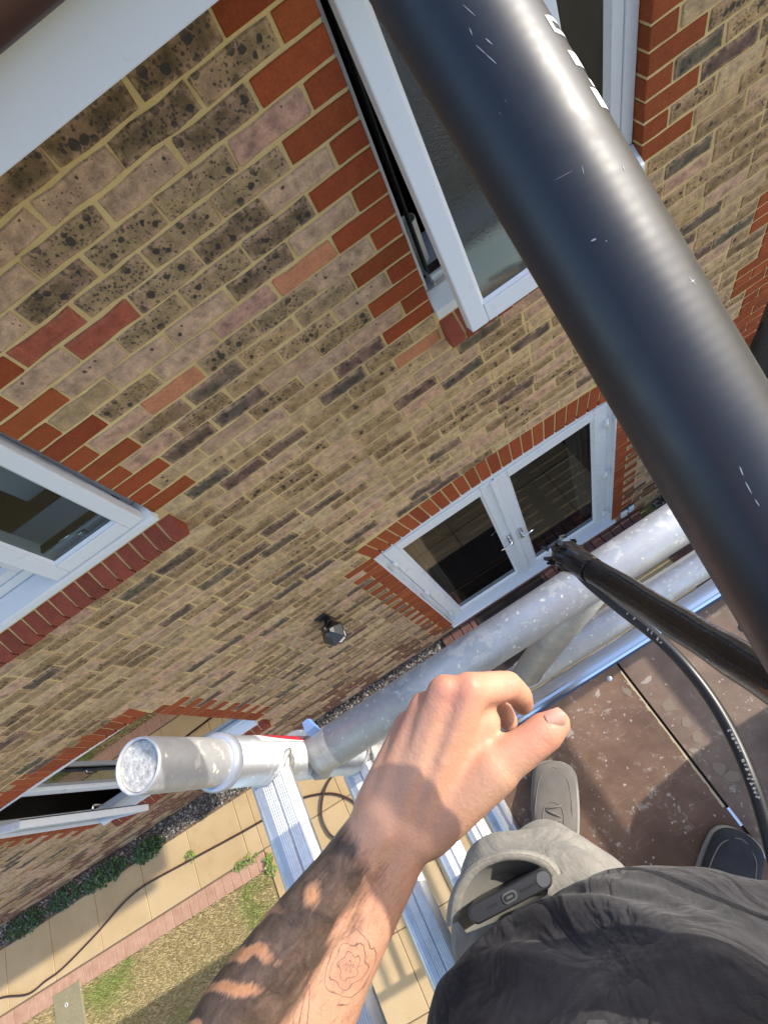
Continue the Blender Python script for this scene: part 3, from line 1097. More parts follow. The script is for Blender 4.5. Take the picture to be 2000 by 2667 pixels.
# brick edging between path and lawn, and round the door step
edge = structure(bpy.data.objects.new('brick_edging', None)); COL.objects.link(edge); edge.location = (-5.5, -0.9, GZ)
for i in range(48):
    x = -3.70 - i * 0.1035
    slab(x - 0.1035, x, -0.965, -0.80, edge, 'edging', 'brick', 0.05, 0.003)
step = structure(bpy.data.objects.new('door_step', None)); COL.objects.link(step); step.location = (0, -0.1, GZ)
for i in range(21):
    x = -1.12 + i * 0.1095
    b = slab(x, x + 0.1095, -0.222, -0.008, step, 'paver', 'brick', 0.05, 0.004)
    b.location.z = GZ + 0.03 + uni(-0.002, 0.002)
for i in range(26):
    y = -0.225 - i * 0.1095
    slab(1.105, 1.32, y - 0.1095, y, step, 'paver', 'brick', 0.05, 0.004)
mb = MB()
mb.box(-0.72, 0.05, -0.205, -0.03, GZ + 0.034, GZ + 0.046, bev=0.004)
for i in range(1500):
    x, y = uni(-0.715, 0.045), uni(-0.20, -0.035)
    mb.add([(x, y, GZ + 0.045), (x + 0.004, y, GZ + 0.045), (x + uni(-0.004, 0.006), y + uni(-0.004, 0.004), GZ + uni(0.05, 0.056))], [(0, 1, 2)])
M['mat'] = simple('dark_coir', (0.03, 0.022, 0.016), 0.95)
tag(mb.build('doormat', M['mat']), 'dark brown doormat on the step under the French doors', 'doormat')
mb = MB()
mb.box(-0.86, 0.02, -0.60, -0.235, GZ + 0.004, GZ + 0.016, bev=0.004)
for i in range(11):
    mb.box(-0.84 + i*0.079, -0.82 + i*0.079, -0.585, -0.25, GZ + 0.014, GZ + 0.0195)
M['rubber'] = simple('brown_black_sheet', (0.035, 0.026, 0.02), 0.8)  # dark brown sheet with raised ribs, flat on the slabs
tag(mb.build('dark_sheet', M['rubber']), 'flat dark ribbed sheet on the slabs in front of the door step', 'mat')
mb = MB()
mb.box(-0.925, 0.915, -0.014, 0.04, GZ - 0.01, -4.598, bev=0.003)
mb.build('shaded_gap_plinth', M['paver'], dr)  # dark plinth whose colour stands for the shaded gap under the sill
sheet('soil_bed', 1.33, 6.0, -6.0, -0.012, GZ - 0.012, M['soil'])
sheet('gravel_strip', -9.2, -1.13, -0.221, -0.008, GZ - 0.012, M['soil'])
sheet('lawn', -9.2, -3.70, -9.0, -0.968, GZ - 0.010, M['turf'])
sheet('far_lawn', -9.2, 6.0, -14.0, -9.005, GZ - 0.010, M['turf'])

# gravel stones
mb = MB()
for i in range(2600):
    x = uni(-7.4, -1.2); y = uni(-0.225, -0.012); r_ = uni(0.006, 0.016)
    a = uni(0, 6.28)
    pts = []
    for kk in range(5):
        t = a + kk * 1.2566
        pts.append((x + r_*math.cos(t)*uni(0.8, 1.2), y + r_*math.sin(t)*uni(0.6, 1.0), GZ - 0.010 + uni(0, 0.003)))
    top = (x + uni(-0.3, 0.3)*r_, y + uni(-0.3, 0.3)*r_, GZ - 0.008 + r_ * uni(0.8, 1.3))
    mb.add(pts + [top], [(kk, (kk+1) % 5, 5) for kk in range(5)])
stuff(mb.build('gravel', M['stone']))
# grass
mb = MB()
rg = np.random.default_rng(5)
N = 52000
X = rg.uniform(-7.4, -3.71, N); Y = -0.965 - rg.random(N) ** 1.15 * 1.9
for i in range(N):
    x, y = X[i], Y[i]
    h = 0.012 + 0.03 * rnd(); a = rnd() * 6.28; w = 0.0022 + 0.0016 * rnd(); ln = uni(0.01, 0.035)
    c_, s2 = math.cos(a), math.sin(a)
    mb.v.extend([(x - w*s2, y + w*c_, GZ - 0.012), (x + w*s2, y - w*c_, GZ - 0.012), (x + ln*c_, y + ln*s2, GZ - 0.01 + h)])
    b = len(mb.v)
    mb.f.append((b-3, b-2, b-1)); mb.m.append(0); mb.s.append(False)
stuff(mb.build('grass', M['blade']))

def leaf_clump(name, cx, cy, rx, ry, h, n, size, mat, label, cat, group=None):
    root = thing(name, (cx, cy, GZ), label, cat, group)
    mb = MB()
    for i in range(n):
        a = rnd() * 6.28; q = math.sqrt(rnd())
        x = cx + rx * q * math.cos(a); y = cy + ry * q * math.sin(a)
        z = GZ + h * (1 - 0.7*q*q) * uni(0.25, 1.0)
        t = uni(0, 6.28); s = size * uni(0.6, 1.3)
        d = Vector((math.cos(t), math.sin(t), uni(-0.5, 0.4))).normalized()
        e = d.cross(Vector((uni(-0.4, 0.4), uni(-0.4, 0.4), 1))).normalized()
        c = Vector((x, y, z))
        mb.add([c, c + d*s*0.45 + e*s*0.42, c + d*s, c + d*s*0.45 - e*s*0.42], [(0, 1, 2, 3)])
    mb.build('leaf_mass', mat, root)
    mb = MB()
    for i in range(max(3, n // 60)):
        a = rnd() * 6.28; q = rnd()
        mb.tube([(cx, cy, GZ - 0.01), (cx + rx*q*0.6*math.cos(a), cy + ry*q*0.6*math.sin(a), GZ + h*0.5), (cx + rx*q*math.cos(a), cy + ry*q*math.sin(a), GZ + h*0.75)], [0.004, 0.003, 0.0015], 5)
    mb.build('stem', M['stem'], root)
    return root
for x, y, rx, ry, h, n, lab in ((-4.93, -0.19, 0.20, 0.10, 0.13, 330, 'dark green ivy clump at the end of the shaded part of the path'),
                                (-5.50, -0.17, 0.30, 0.10, 0.13, 380, 'large dark ivy clump on the gravel below the open ground floor window'),
                                (-6.05, -0.14, 0.22, 0.10, 0.10, 220, 'thin ivy clump against the wall, second from the left edge'),
                                (-6.62, -0.14, 0.30, 0.10, 0.10, 260, 'dark ivy clump farthest along the gravel strip')):
    leaf_clump('ivy_plant', x, y, rx, ry, h, n, 0.032, M['ivy'], lab, 'plant', 'ivy clumps along the gravel strip')
leaf_clump('weed', -4.47, -0.47, 0.055, 0.05, 0.05, 60, 0.022, M['weed'], 'small bright weed in the joint between two path slabs', 'weed')
leaf_clump('weed', -3.90, -0.80, 0.16, 0.05, 0.05, 130, 0.018, M['weed'], 'straggly weed along the brick edging beside the path', 'weed')
leaf_clump('weed', -3.66, -0.94, 0.055, 0.10, 0.07, 120, 0.024, M['weed'], 'bright green weed at the corner of the lawn by the patio', 'weed')
leaf_clump('shrub', 1.62, -0.35, 0.30, 0.32, 0.5, 500, 0.05, M['ivy'], 'dark shrub in the soil bed right of the doors', 'shrub')

cv = thing('drain_cover', (-6.2, -1.0, GZ), 'square grey concrete drain cover set in the lawn edge', 'drain cover')
mb = MB()
mb.box(-6.38, -6.03, -1.32, -0.90, GZ - 0.03, GZ + 0.012, bev=0.006)
mb.build('slab', M['concrete'], cv)
mb = MB()
mb.tube([(-6.22 + 0.016*math.cos(t), -1.03 + 0.016*math.sin(t), GZ + 0.014) for t in np.linspace(0, 2*math.pi, 17)], 0.004, 6)
mb.build('lifting_ring', M['upvc'], cv)

# garden hose across the path, with a loop by the tower
def smooth_path(pts, n=10):
    pts = [Vector(p) for p in pts]
    out = []
    for i in range(len(pts) - 1):
        p0 = pts[max(i-1, 0)]; p1 = pts[i]; p2 = pts[i+1]; p3 = pts[min(i+2, len(pts)-1)]
        for k in range(n):
            t = k / n
            out.append(0.5 * ((2*p1) + (p2 - p0)*t + (2*p0 - 5*p1 + 4*p2 - p3)*t*t + (3*p1 - p0 - 3*p2 + p3)*t**3))
    out.append(pts[-1])
    return out
hz = GZ + 0.012
mb = MB()
mb.tube(smooth_path([(-7.6, -0.60, hz), (-7.06, -0.638, hz), (-6.685, -0.752, hz), (-6.45, -0.738, hz), (-6.2, -0.72, hz), (-5.73, -0.612, hz), (-5.35, -0.504, hz), (-5.04, -0.473, hz), (-4.48, -0.505, hz), (-3.85, -0.546, hz),
                     (-3.40, -0.565, hz), (-3.118, -0.584, hz), (-2.869, -0.667, hz), (-2.716, -0.775, hz), (-2.62, -0.92, hz), (-2.6, -1.15, hz), (-2.75, -1.2, hz + 0.004), (-2.937, -1.052, hz + 0.012), (-2.99, -0.95, hz + 0.014), (-2.98, -0.794, hz + 0.018), (-2.854, -0.635, hz + 0.03), (-2.686, -0.551, hz + 0.012), (-2.3, -0.52, hz), (-1.8, -0.6, hz), (-1.4, -0.7, hz)], 8), 0.0105, 10)
tag(mb.build('garden_hose', M['hose']), 'brown rubber hose snaking along the slab path with a loop near the tower', 'hose')

# lantern on the wall
lx, ly, lz = -1.495, -0.115, -2.835
LS = 0.84
lamp = thing('wall_lantern', (lx, 0, lz), 'black six-sided lantern with a white glass fixed between door and window', 'wall lamp')
def hexring(r_, z, a0=0.3, n=6):
    return [(lx + LS*r_*math.cos(a0 + i*2*math.pi/n), ly + LS*r_*math.sin(a0 + i*2*math.pi/n), lz + LS*(z - lz)) for i in range(n)]
mb = MB()
mb.loft([hexring(0.02, lz + 0.14), hexring(0.05, lz + 0.115), hexring(0.105, lz + 0.055), hexring(0.112, lz + 0.045), hexring(0.105, lz + 0.04)], smooth=False)
mb.tube([(lx, ly, lz + 0.13), (lx, ly, lz + 0.165), (lx, ly, lz + 0.18)], [0.012, 0.016, 0.004], 10)
mb.build('cap', M['lamp_black'], lamp)
mb = MB()
mb.loft([hexring(0.088, lz + 0.038), hexring(0.058, lz - 0.10)], smooth=False)
mb.build('glass', M['lamp_glass'], lamp)
mb = MB()
for i in range(6):
    a = hexring(0.092, lz + 0.04)[i]; b = hexring(0.06, lz - 0.105)[i]
    mb.tube([a, b], 0.005, 6)
mb.loft([hexring(0.062, lz - 0.10), hexring(0.065, lz - 0.112), hexring(0.03, lz - 0.13)], smooth=False)
mb.build('cage', M['lamp_black'], lamp)
mb = MB()
mb.box(lx - 0.045, lx + 0.045, -0.022, -0.004, lz - 0.02, lz + 0.16, bev=0.008)
mb.tube(smooth_path([(lx, -0.015, lz + 0.05), (lx, -0.06, lz + 0.10), (lx, -0.10, lz + 0.165), (lx, ly, lz + 0.165)], 5), 0.011, 8)
mb.build('bracket', M['lamp_black'], lamp)

sk = thing('outdoor_socket', (1.04, 0, -4.5), 'white double outdoor socket low on the wall right of the French doors', 'socket')
mb = MB()
mb.box(0.975, 1.045, -0.035, -0.006, -4.60, -4.48, bev=0.012)
mb.box(1.055, 1.115, -0.035, -0.006, -4.58, -4.47, bev=0.012)
mb.build('cover', M['upvc'], sk)
mb = MB()
mb.box(0.985, 1.11, -0.012, -0.0055, -4.61, -4.455, bev=0.003)
mb.build('back_box', M['gasket'], sk)

fence = thing('timber_fence', (2.1, -4.5, GZ), 'dark weathered close boarded timber fence running out from the corner of the house', 'fence')
rest = MB()
for i in range(86):
    y = 0.70 - i * 0.104
    mb = MB() if i < 24 else rest
    mb.box(2.09, 2.112, y - 0.098, y, GZ + 0.03, -2.72 + uni(-0.012, 0.012), bev=0.003 if i < 24 else 0)
    if i < 24: mb.build('board', M['timber'], fence)
stuff(rest.build('boards_beyond', M['timber'], fence))
for y in (0.16, -2.4, -4.8, -7.2):
    mb = MB()
    mb.box(1.985 if y > -1 else 2.135, 2.083 if y > -1 else 2.235, y - 0.048, y + 0.048, GZ - 0.02, -2.64, bev=0.006)
    mb.build('post', M['timber'], fence)
for zz in (-4.4, -3.6, -2.95):
    mb = MB()
    mb.box(2.113, 2.16, -8.2, 0.70, zz - 0.045, zz + 0.045, bev=0.003)
    mb.build('rail', M['timber'], fence)

# ------------------------------------------------------------------ materials of the tower, the tools and the person
def aluminium(name, col=(0.60, 0.60, 0.605), rough=0.46, paint=1.0, metal=0.5):
    m = NT(name)
    p = m.obj()
    n1 = m.noise(p, 16, 5, 0.7); n2 = m.noise(p, 70, 4, 0.7); n3 = m.noise(m.mapping(p, (6, 160, 160)), 3, 3, 0.6)
    c = m.mix(m.rng(n1, 0.35, 0.7), col, tuple(x * 0.72 for x in col))
    c = m.mix(m.rng(n3, 0.58, 0.75, 0, 0.4), c, tuple(x * 0.5 for x in col))
    sp = m.rng(m.math('MULTIPLY', m.rng(n2, 0.52, 0.60), m.rng(n1, 0.48, 0.56)), 0.3, 0.5, 0, paint)
    def flecks(scale, dist, lim, gain, ch):
        fl = m.voro(m.vadd(p, m.noise(p, scale*1.6, 3, col=True), dist), scale)
        r = m.sep(fl.outputs['Color'])[ch]
        return m.rng(m.math('SUBTRACT', m.math('MULTIPLY', m.math('SUBTRACT', r, lim), gain), fl.outputs['Distance']), -0.01, 0.025)
    fk = m.math('MULTIPLY', m.math('MAXIMUM', flecks(75, 0.012, 0.84, 1.9, 0), flecks(170, 0.006, 0.80, 2.0, 1)), paint)
    wh = m.math('MAXIMUM', m.math('MULTIPLY', sp, 0.30), m.math('MULTIPLY', fk, 0.85))
    c = m.mix(wh, c, (0.86, 0.82, 0.70))
    m.set(Base_Color=c, Metallic=m.rng(wh, 0, 1, metal, 0.0), Roughness=m.math('ADD', m.rng(n1, 0.3, 0.7, rough - 0.08, rough + 0.14), m.math('MULTIPLY', wh, 0.3)))
    m.bump(m.math('ADD', m.math('MULTIPLY', n2, 0.3), m.math('MULTIPLY', fk, 0.5)), 0.12, 0.003)
    return m.mat
M['alu'] = aluminium('scuffed_aluminium', paint=0.9)
M['alu_clean'] = aluminium('bare_aluminium', (0.60, 0.60, 0.59), 0.36, 0.45, 0.75)
M['alu_rung'] = aluminium('ribbed_aluminium', (0.66, 0.665, 0.68), 0.42, 0.2, 0.75)
M['alu_bright'] = simple('bright_extrusion', (0.80, 0.82, 0.85), 0.14, 1.0)
M['cast'] = aluminium('cast_alloy', (0.55, 0.545, 0.53), 0.5, 0.25, 0.7)
M['collar'] = simple('pale_collar_ring', (0.42, 0.45, 0.52), 0.35, 0.5)
M['weld'] = simple('weld_bead', (0.55, 0.54, 0.52), 0.55, 0.8)
m = NT('caked_plaster')
p = m.obj()
n1 = m.noise(p, 130, 5, 0.7)
m.set(Base_Color=m.mix(m.rng(n1, 0.35, 0.65), (0.30, 0.295, 0.28), (0.60, 0.59, 0.56)), Roughness=0.9)
m.bump(n1, 0.8, 0.004)
M['plaster'] = m.mat
M['blue_plastic'] = simple('blue_plastic', (0.16, 0.27, 0.52), 0.5)
M['red_label'] = simple('red_sticker', (0.55, 0.02, 0.05), 0.4)
M['white_label'] = simple('white_sticker', (0.75, 0.74, 0.72), 0.4)
M['blue_strip'] = simple('blue_painted_edge', (0.025, 0.085, 0.22), 0.6)

def ply(name, c0, c1):
    m = NT(name)
    p = m.pos()
    n1 = m.noise(p, 7, 5, 0.65, 0.5); n2 = m.noise(p, 34, 5, 0.7); n3 = m.noise(p, 420, 2, 0.6)
    c = m.mix(m.rng(n1, 0.32, 0.7), c0, c1)
    c = m.mix(m.rng(n2, 0.6, 0.8, 0, 0.35), c, (0.26, 0.19, 0.13))
    c = m.mix(m.rng(m.noise(p, 3.2, 4, 0.6), 0.48, 0.66, 0, 0.65), c, tuple(x*0.42 for x in c0))
    # scrapes
    wv = m.noise(m.mapping(p, (9, 150, 1), rot=(0, 0, 0.5)), 1.6, 3, 0.6)
    c = m.mix(m.rng(wv, 0.64, 0.72, 0, 0.3), c, (0.34, 0.26, 0.20))
    # splashes of pale paint
    w = m.vadd(p, m.noise(p, 30, 3, col=True), 0.05)
    v = m.voro(w, 25)
    r = m.sep(v.outputs['Color'])[0]
    s1 = m.rng(m.math('SUBTRACT', m.math('MULTIPLY', m.math('SUBTRACT', r, 0.72), 0.8), v.outputs['Distance']), -0.015, 0.02)
    v2 = m.voro(m.vadd(p, m.noise(p, 120, 3, col=True), 0.010), 110)
    r2 = m.sep(v2.outputs['Color'])[1]
    s2 = m.rng(m.math('SUBTRACT', m.math('MULTIPLY', m.math('SUBTRACT', r2, 0.80), 1.6), v2.outputs['Distance']), -0.02, 0.05)
    smear = m.math('MULTIPLY', m.rng(m.noise(w, 48, 4, 0.75), 0.56, 0.64), m.rng(n1, 0.47, 0.58))
    pa = m.math('MINIMUM', m.math('ADD', m.math('ADD', m.math('MULTIPLY', s1, 0.75), s2), m.math('MULTIPLY', smear, 0.7)), 1.0)
    c = m.mix(m.math('MULTIPLY', pa, 0.62), c, (0.50, 0.46, 0.41))
    m.set(Base_Color=c, Roughness=0.62)
    m.inp(m.b, 'Specular IOR Level', 0.35)
    mesh = m.voro(p, 330, rand=0.15)
    m.bump(m.math('ADD', m.math('MULTIPLY', mesh.outputs['Distance'], 0.5), m.math('MULTIPLY', pa, 0.6)), 0.35, 0.0015)
    return m.mat
M['ply'] = ply('phenolic_ply', (0.120, 0.069, 0.046), (0.225, 0.138, 0.090))
M['ply2'] = ply('phenolic_ply_scuffed', (0.150, 0.100, 0.074), (0.245, 0.172, 0.125))
M['scrap'] = simple('dull_beige_scrap', (0.21, 0.165, 0.12), 0.9)
M['ply_edge'] = simple('raw_ply_edge', (0.46, 0.36, 0.22), 0.85)

m = NT('carbon_pole_lacquer')
p = m.obj()
n1 = m.noise(p, 90, 3); n2 = m.noise(m.mapping(p, (500, 2.5, 500)), 1.0, 4, 0.7)
w = m.n('ShaderNodeTexWave'); w.wave_type = 'BANDS'; w.bands_direction = 'Y'
m.l(p, w.inputs[0]); m.inp(w, 'Scale', 70); m.inp(w, 'Distortion', 1.5)
sc = m.voro(m.vadd(m.mapping(p, (1, 0.35, 1)), m.noise(p, 60, 2, col=True), 0.004), 75)
r = m.sep(sc.outputs['Color'])[0]
nick = m.rng(m.math('SUBTRACT', m.math('MULTIPLY', m.math('SUBTRACT', r, 0.955), 7.0), sc.outputs['Distance']), -0.02, 0.03)
m.set(Base_Color=m.mix(nick, (0.011, 0.012, 0.017), (0.5, 0.5, 0.5)), Roughness=m.rng(n1, 0.3, 0.7, 0.40, 0.50))
m.inp(m.b, 'Specular IOR Level', 0.62)
m.inp(m.b, 'Coat Weight', 0.0)
m.bump(m.math('ADD', m.math('MULTIPLY', w.outputs['Fac'], 0.25), m.math('MULTIPLY', n1, 0.3)), 0.10, 0.0006)
M['pole'] = m.mat
M['scratch'] = simple('lacquer_scratch', (0.33, 0.34, 0.36), 0.6)
M['pole_letter'] = simple('white_pole_print', (0.85, 0.84, 0.88), 0.4)
m = NT('black_tube_plastic')
p = m.obj()
n1 = m.noise(p, 60, 4, 0.7); n2 = m.noise(m.mapping(p, (1, 1, 1)), 220, 3)
m.set(Base_Color=m.mix(m.rng(n2, 0.70, 0.82, 0, 0.25), (0.009, 0.009, 0.010), (0.2, 0.2, 0.2)), Roughness=m.rng(n1, 0.3, 0.7, 0.12, 0.26))
m.bump(n1, 0.15, 0.004)
M['tube'] = m.mat
M['tape'] = simple('glossy_black_tape', (0.016, 0.015, 0.015), 0.12)
M['print'] = simple('white_cable_print', (0.26, 0.26, 0.25), 0.5)

# ------------------------------------------------------------------ scaffold tower
XL, XR = -0.742, 0.858
YF, YB = -1.364, -2.214
TR = 0.0254
def end_frame(x, lab):
    root = thing('tower_frame', (x, (YF + YB)/2, GZ), lab, 'scaffold frame', 'end frames of the aluminium tower')
    for y in (YF, YB):
        mb = MB()
        mb.tube([(x, y, 0.088), (x, y, -2.0), (x, y, GZ + 0.12)], TR, 28)
        st = mb.build('standard', M['alu_clean'], root)
        mb = MB()      # hollow spigot at the head
        r0, r1 = 0.0226, 0.0200
        ring = lambda r_, z: [(x + r_*math.cos(t), y + r_*math.sin(t), z) for t in np.linspace(0, 2*math.pi, 32, endpoint=False)]
        mb.loft([ring(r0, 0.09), ring(r0, 0.192), ring(r0 - 0.0006, 0.1955), ring(r1 + 0.0005, 0.1955), ring(r1, 0.192), ring(r1, 0.085)], caps=False)
        mb.build('spigot', M['alu'], root)
        mb = MB()      # old plaster caked inside
        rr_ = []
        for j in range(9):
            z_ = 0.1925 - j*0.0100
            rr_.append([(x + q_*math.cos(t), y + q_*math.sin(t), z_ + uni(-0.0006, 0.0006)) for t in np.linspace(0, 2*math.pi, 32, endpoint=False) for q_ in [r1 - 0.0004 - (uni(0.0, 0.0022) if 0 < j else 0)]])
        for q0, z_ in ((0.75, 0.107), (0.45, 0.1055), (0.15, 0.107)):
            rr_.append([(x + r1*q0*uni(0.9, 1.1)*math.cos(t), y + r1*q0*uni(0.9, 1.1)*math.sin(t), z_ + uni(-0.0012, 0.0012)) for t in np.linspace(0, 2*math.pi, 32, endpoint=False)])
        mb.loft(rr_)
        mb.build('plaster_crust', M['plaster'], root)
        mb = MB()
        mb.loft([ring(TR, 0.080), ring(TR + 0.0022, 0.083), ring(TR + 0.0022, 0.091), ring(TR - 0.001, 0.094), ring(r0, 0.094)], caps=False)
        mb.build('collar', M['collar'], root)
        mb = MB()      # locking pin boss
        a = R(215)
        c = Vector((x + TR*math.cos(a), y + TR*math.sin(a), 0.048)); d = Vector((math.cos(a), math.sin(a), 0))
        mb.tube([c - d*0.003, c + d*0.0015, c + d*0.0018], [0.0065, 0.0065, 0.004], 16)
        mb.build('pin', M['alu_clean'], root)
        mb = MB()
        mb.tube([(x, y, GZ + 0.12), (x, y, GZ + 0.03)], 0.018, 12)
        mb.box(x - 0.06, x + 0.06, y - 0.06, y + 0.06, GZ + 0.003, GZ + 0.03, bev=0.005)
        mb.build('foot', M['cast'], root)
    # ribbed rungs
    prof = []
    hw, hh = 0.0255, 0.0155
    n = 40
    for i in range(n + 1):
        t = i / n
        xx = hw - 2 * hw * t * 1.0
        ed = max(0.0, abs(xx) - 0.016) / 0.0095
        zz = hh * (1 - 0.55 * ed * ed)
        rib = 0.0
        if abs(xx) < 0.0175 and not (-0.0165 < xx < -0.008):
            rib = -0.0006 if i % 2 else 0.0
        if 16 <= i <= 17: rib = -0.0024
        prof.append((xx, zz + rib))
    for i in range(1, 14):
        t = math.pi * i / 14
        prof.append((-hw * math.cos(t), -hh * math.sin(t) * 0.9 + 0.006*(1-math.sin(t))))
    for kk in range(19):
        z = -0.006 - 0.25 * kk
        if z < GZ + 0.2: break
        mb = MB()
        mb.loft([[(x + a, yy, z + b) for a, b in prof] for yy in (YF - 0.020, (YF + YB)/2, YB + 0.020)], smooth=False)
        mb.build('rung', M['alu_rung'], root)
        for yy, sg in ((YF, -1), (YB, 1)):
            if kk > 3: continue
            mb = MB()
            pts = []
            for i in range(25):
                t = 2*math.pi*i/24
                a_ = 0.0275*math.cos(t); b_ = 0.0165*math.sin(t)
                yv = yy + sg * math.sqrt(max(0.0, TR*TR - a_*a_*0.82))
                pts.append((x + a_, yv - (0.004 if sg > 0 else -0.001), z + b_))
            mb.tube(pts, [0.0034 + 0.001*math.sin(i*2.4) for i in range(25)], 7, caps=False)
            mb.build('weld', M['weld'], root)
    return root
fl_ = end_frame(XL, 'aluminium ladder frame with ribbed rungs and a paint spattered open spigot, beside the tattooed arm')
end_frame(XR, 'aluminium ladder frame at the far right end of the platform')

# label on the near standard
lb = MB()
n = 14
def lab_ring(z, a0, a1, r_):
    return [(XL + r_*math.cos(a), YF + r_*math.sin(a), z) for a in np.linspace(a0, a1, n)]
def curved_patch(mb, z0f, z1f, a0, a1, r_, mi=0):
    A = np.linspace(a0, a1, n)
    lo = [(XL + r_*math.cos(a), YF + r_*math.sin(a), z0f(i/(n-1))) for i, a in enumerate(A)]
    hi = [(XL + r_*math.cos(a), YF + r_*math.sin(a), z1f(i/(n-1))) for i, a in enumerate(A)]
    o = mb.add(lo + hi, [(i, i+1, n+i+1, n+i) for i in range(n-1)], mi, True)
curved_patch(lb, lambda t: -0.075, lambda t: 0.035, R(22), R(74), TR + 0.0004)
lb.build('label', M['white_label'], fl_)
lb = MB()
curved_patch(lb, lambda t: -0.070, lambda t: -0.052 + 0.070*math.sin(t*math.pi)**0.7, R(26), R(72), TR + 0.0008)
lb.build('label_stripe', M['red_label'], fl_)

# guard rail frame: two tubes joined by slanting struts, clipped to the standards
gr = thing('guard_rail', (0.05, -1.378, -0.2), 'scuffed double guard rail of paint spotted aluminium tubes along the wall side of the platform', 'guard rail')
RY = -1.3757
for z, y in ((-0.071, RY), (-0.4285, -1.3739)):
    mb = MB()
    a, b = XL + 0.056, XR - 0.056
    mb.tube([(a, y, z), (a + 0.5, y, z), (b - 0.5, y, z), (b, y, z)], TR, 40)
    mb.build('rail', M['alu'], gr)
    for xx, sg in ((a, -1), (b, 1)):
        mb = MB()     # cast claw: tapers from the tube and hooks round the upright
        def oval(px_, ry, rz, oy=0.0, oz=0.0):
            return [(px_, y + oy + ry*math.cos(t), z + oz + rz*math.sin(t)) for t in np.linspace(0, 2*math.pi, 24, endpoint=False)]
        mb.loft([oval(xx - sg*0.01, 0.0245, 0.0245), oval(xx + sg*0.001, 0.0250, 0.0250), oval(xx + sg*0.012, 0.0245, 0.0225, 0.001, -0.001), oval(xx + sg*0.024, 0.024, 0.020, 0.002, -0.003), oval(xx + sg*0.034, 0.026, 0.020, 0.004, -0.005)])
        cx_ = xx + sg*0.056
        arc = [R(200), R(20)] if sg < 0 else [R(-20), R(160)]
        pr = []
        for t in np.linspace(R(-75), R(150), 20):
            a_ = t if sg < 0 else math.pi - t
            pr.append((a_, 0))
        outer = [(cx_ + 0.034*math.cos(a_), YF + 0.034*math.sin(a_)) for a_, _ in pr]
        inner = [(cx_ + 0.0262*math.cos(a_), YF + 0.0262*math.sin(a_)) for a_, _ in reversed(pr)]
        loop = outer + inner
        mb.loft([[(px_, py_, z + dz) for px_, py_ in loop] for dz in (-0.046, -0.010)], smooth=False)
        mb.build('claw', M['cast'], gr)
        mb = MB()
        mb.add([(xx + sg*0.006, y + 0.026, z + 0.022), (xx + sg*0.022, y + 0.026, z + 0.020), (xx + sg*0.018, y + 0.037, z + 0.026), (xx + sg*0.010, y + 0.038, z + 0.027),
                (xx + sg*0.006, y + 0.020, z + 0.006), (xx + sg*0.022, y + 0.020, z + 0.006), (xx + sg*0.018, y + 0.037, z + 0.016), (xx + sg*0.010, y + 0.038, z + 0.016)],
               [(0,1,2,3), (7,6,5,4), (0,4,5,1), (1,5,6,2), (2,6,7,3), (3,7,4,0)])
        mb.build('trigger', M['blue_plastic'], gr)
for xa, xb in ((-0.462, -0.300), (0.36, 0.52)):
    mb = MB()
    mb.tube([(xa, -1.374, -0.4285), (xa*0.5 + xb*0.5, -1.375, -0.25), (xb, -1.3757, -0.073)], 0.0225, 22)
    mb.build('strut', M['cast'], gr)
    mb = MB()
    mb.tube([(xa + 0.012 + 0.029*math.cos(t), -1.374 + 0.0235*math.sin(t), -0.4045 - 0.010*math.sin(t)**2) for t in np.linspace(0, 2*math.pi, 20)], 0.003, 6, caps=False)
    mb.build('weld', M['weld'], gr)

# platform deck with a trapdoor
dk = thing('work_platform', (0.05, -1.75, DECK), 'paint spattered brown plywood tower platform with an aluminium rim', 'platform')
DX0, DX1, DY0, DY1 = XL + 0.045, XR - 0.045, YB + 0.03, -1.385
SEAM = -0.259
def panel(x0, x1, y0, y1, mat, name):
    mb = MB()
    vs = [(x0,y0,DECK-0.012),(x1,y0,DECK-0.012),(x1,y1,DECK-0.012),(x0,y1,DECK-0.012),(x0,y0,DECK),(x1,y0,DECK),(x1,y1,DECK),(x0,y1,DECK)]
    mb.add(vs, [(4,5,6,7), (0,3,2,1)], 0)
    mb.add(vs, [(0,1,5,4), (1,2,6,5), (2,3,7,6), (3,0,4,7)], 1)
    return mb.build(name, [mat, M['ply_edge']], dk)
panel(DX0, SEAM - 0.0035, DY0, DY1, M['ply'], 'deck_board')
panel(SEAM + 0.0035, DX1, DY0, DY1, M['ply2'], 'trapdoor')
for a, b in ((DY0, -1.95), (-1.90, -1.845), (-1.80, -1.76)):
    mb = MB()
    mb.box(SEAM - 0.003, SEAM + 0.003, a, b, DECK - 0.010, DECK - 0.002)
    mb.build('hinge_strip', M['alu_bright'], dk)
mb = MB()
yy_ = np.linspace(DY1 - 0.022, -1.755, 26)
for a, b in zip(yy_[:-1], yy_[1:]):
    w0 = uni(0.0035, 0.0062)
    mb.box(SEAM - 0.0035 - w0, SEAM - 0.0035, b, a, DECK - 0.003, DECK + 0.0006)
mb.build('worn_edge', M['ply_edge'], dk)
for cx_, cy_, sz in ((-0.222, -1.530, 0.020), (-0.213, -1.578, 0.016), (-0.216, -1.615, 0.014), (-0.222, -1.690, 0.017), (-0.210, -1.715, 0.016), (-0.283, -1.455, 0.013), (-0.20, -1.80, 0.018)):
    mb = MB()
    pts_ = [(cx_ + sz*uni(0.55, 1.25)*math.cos(t), cy_ + sz*uni(0.55, 1.25)*math.sin(t)) for t in np.linspace(0, 2*math.pi, 7, endpoint=False)]
    mb.loft([[(px_, py_, z_) for px_, py_ in pts_] for z_ in (DECK - 0.001, DECK + 0.0007)], smooth=False)
    mb.build('tape_scrap', M['scrap'], dk)
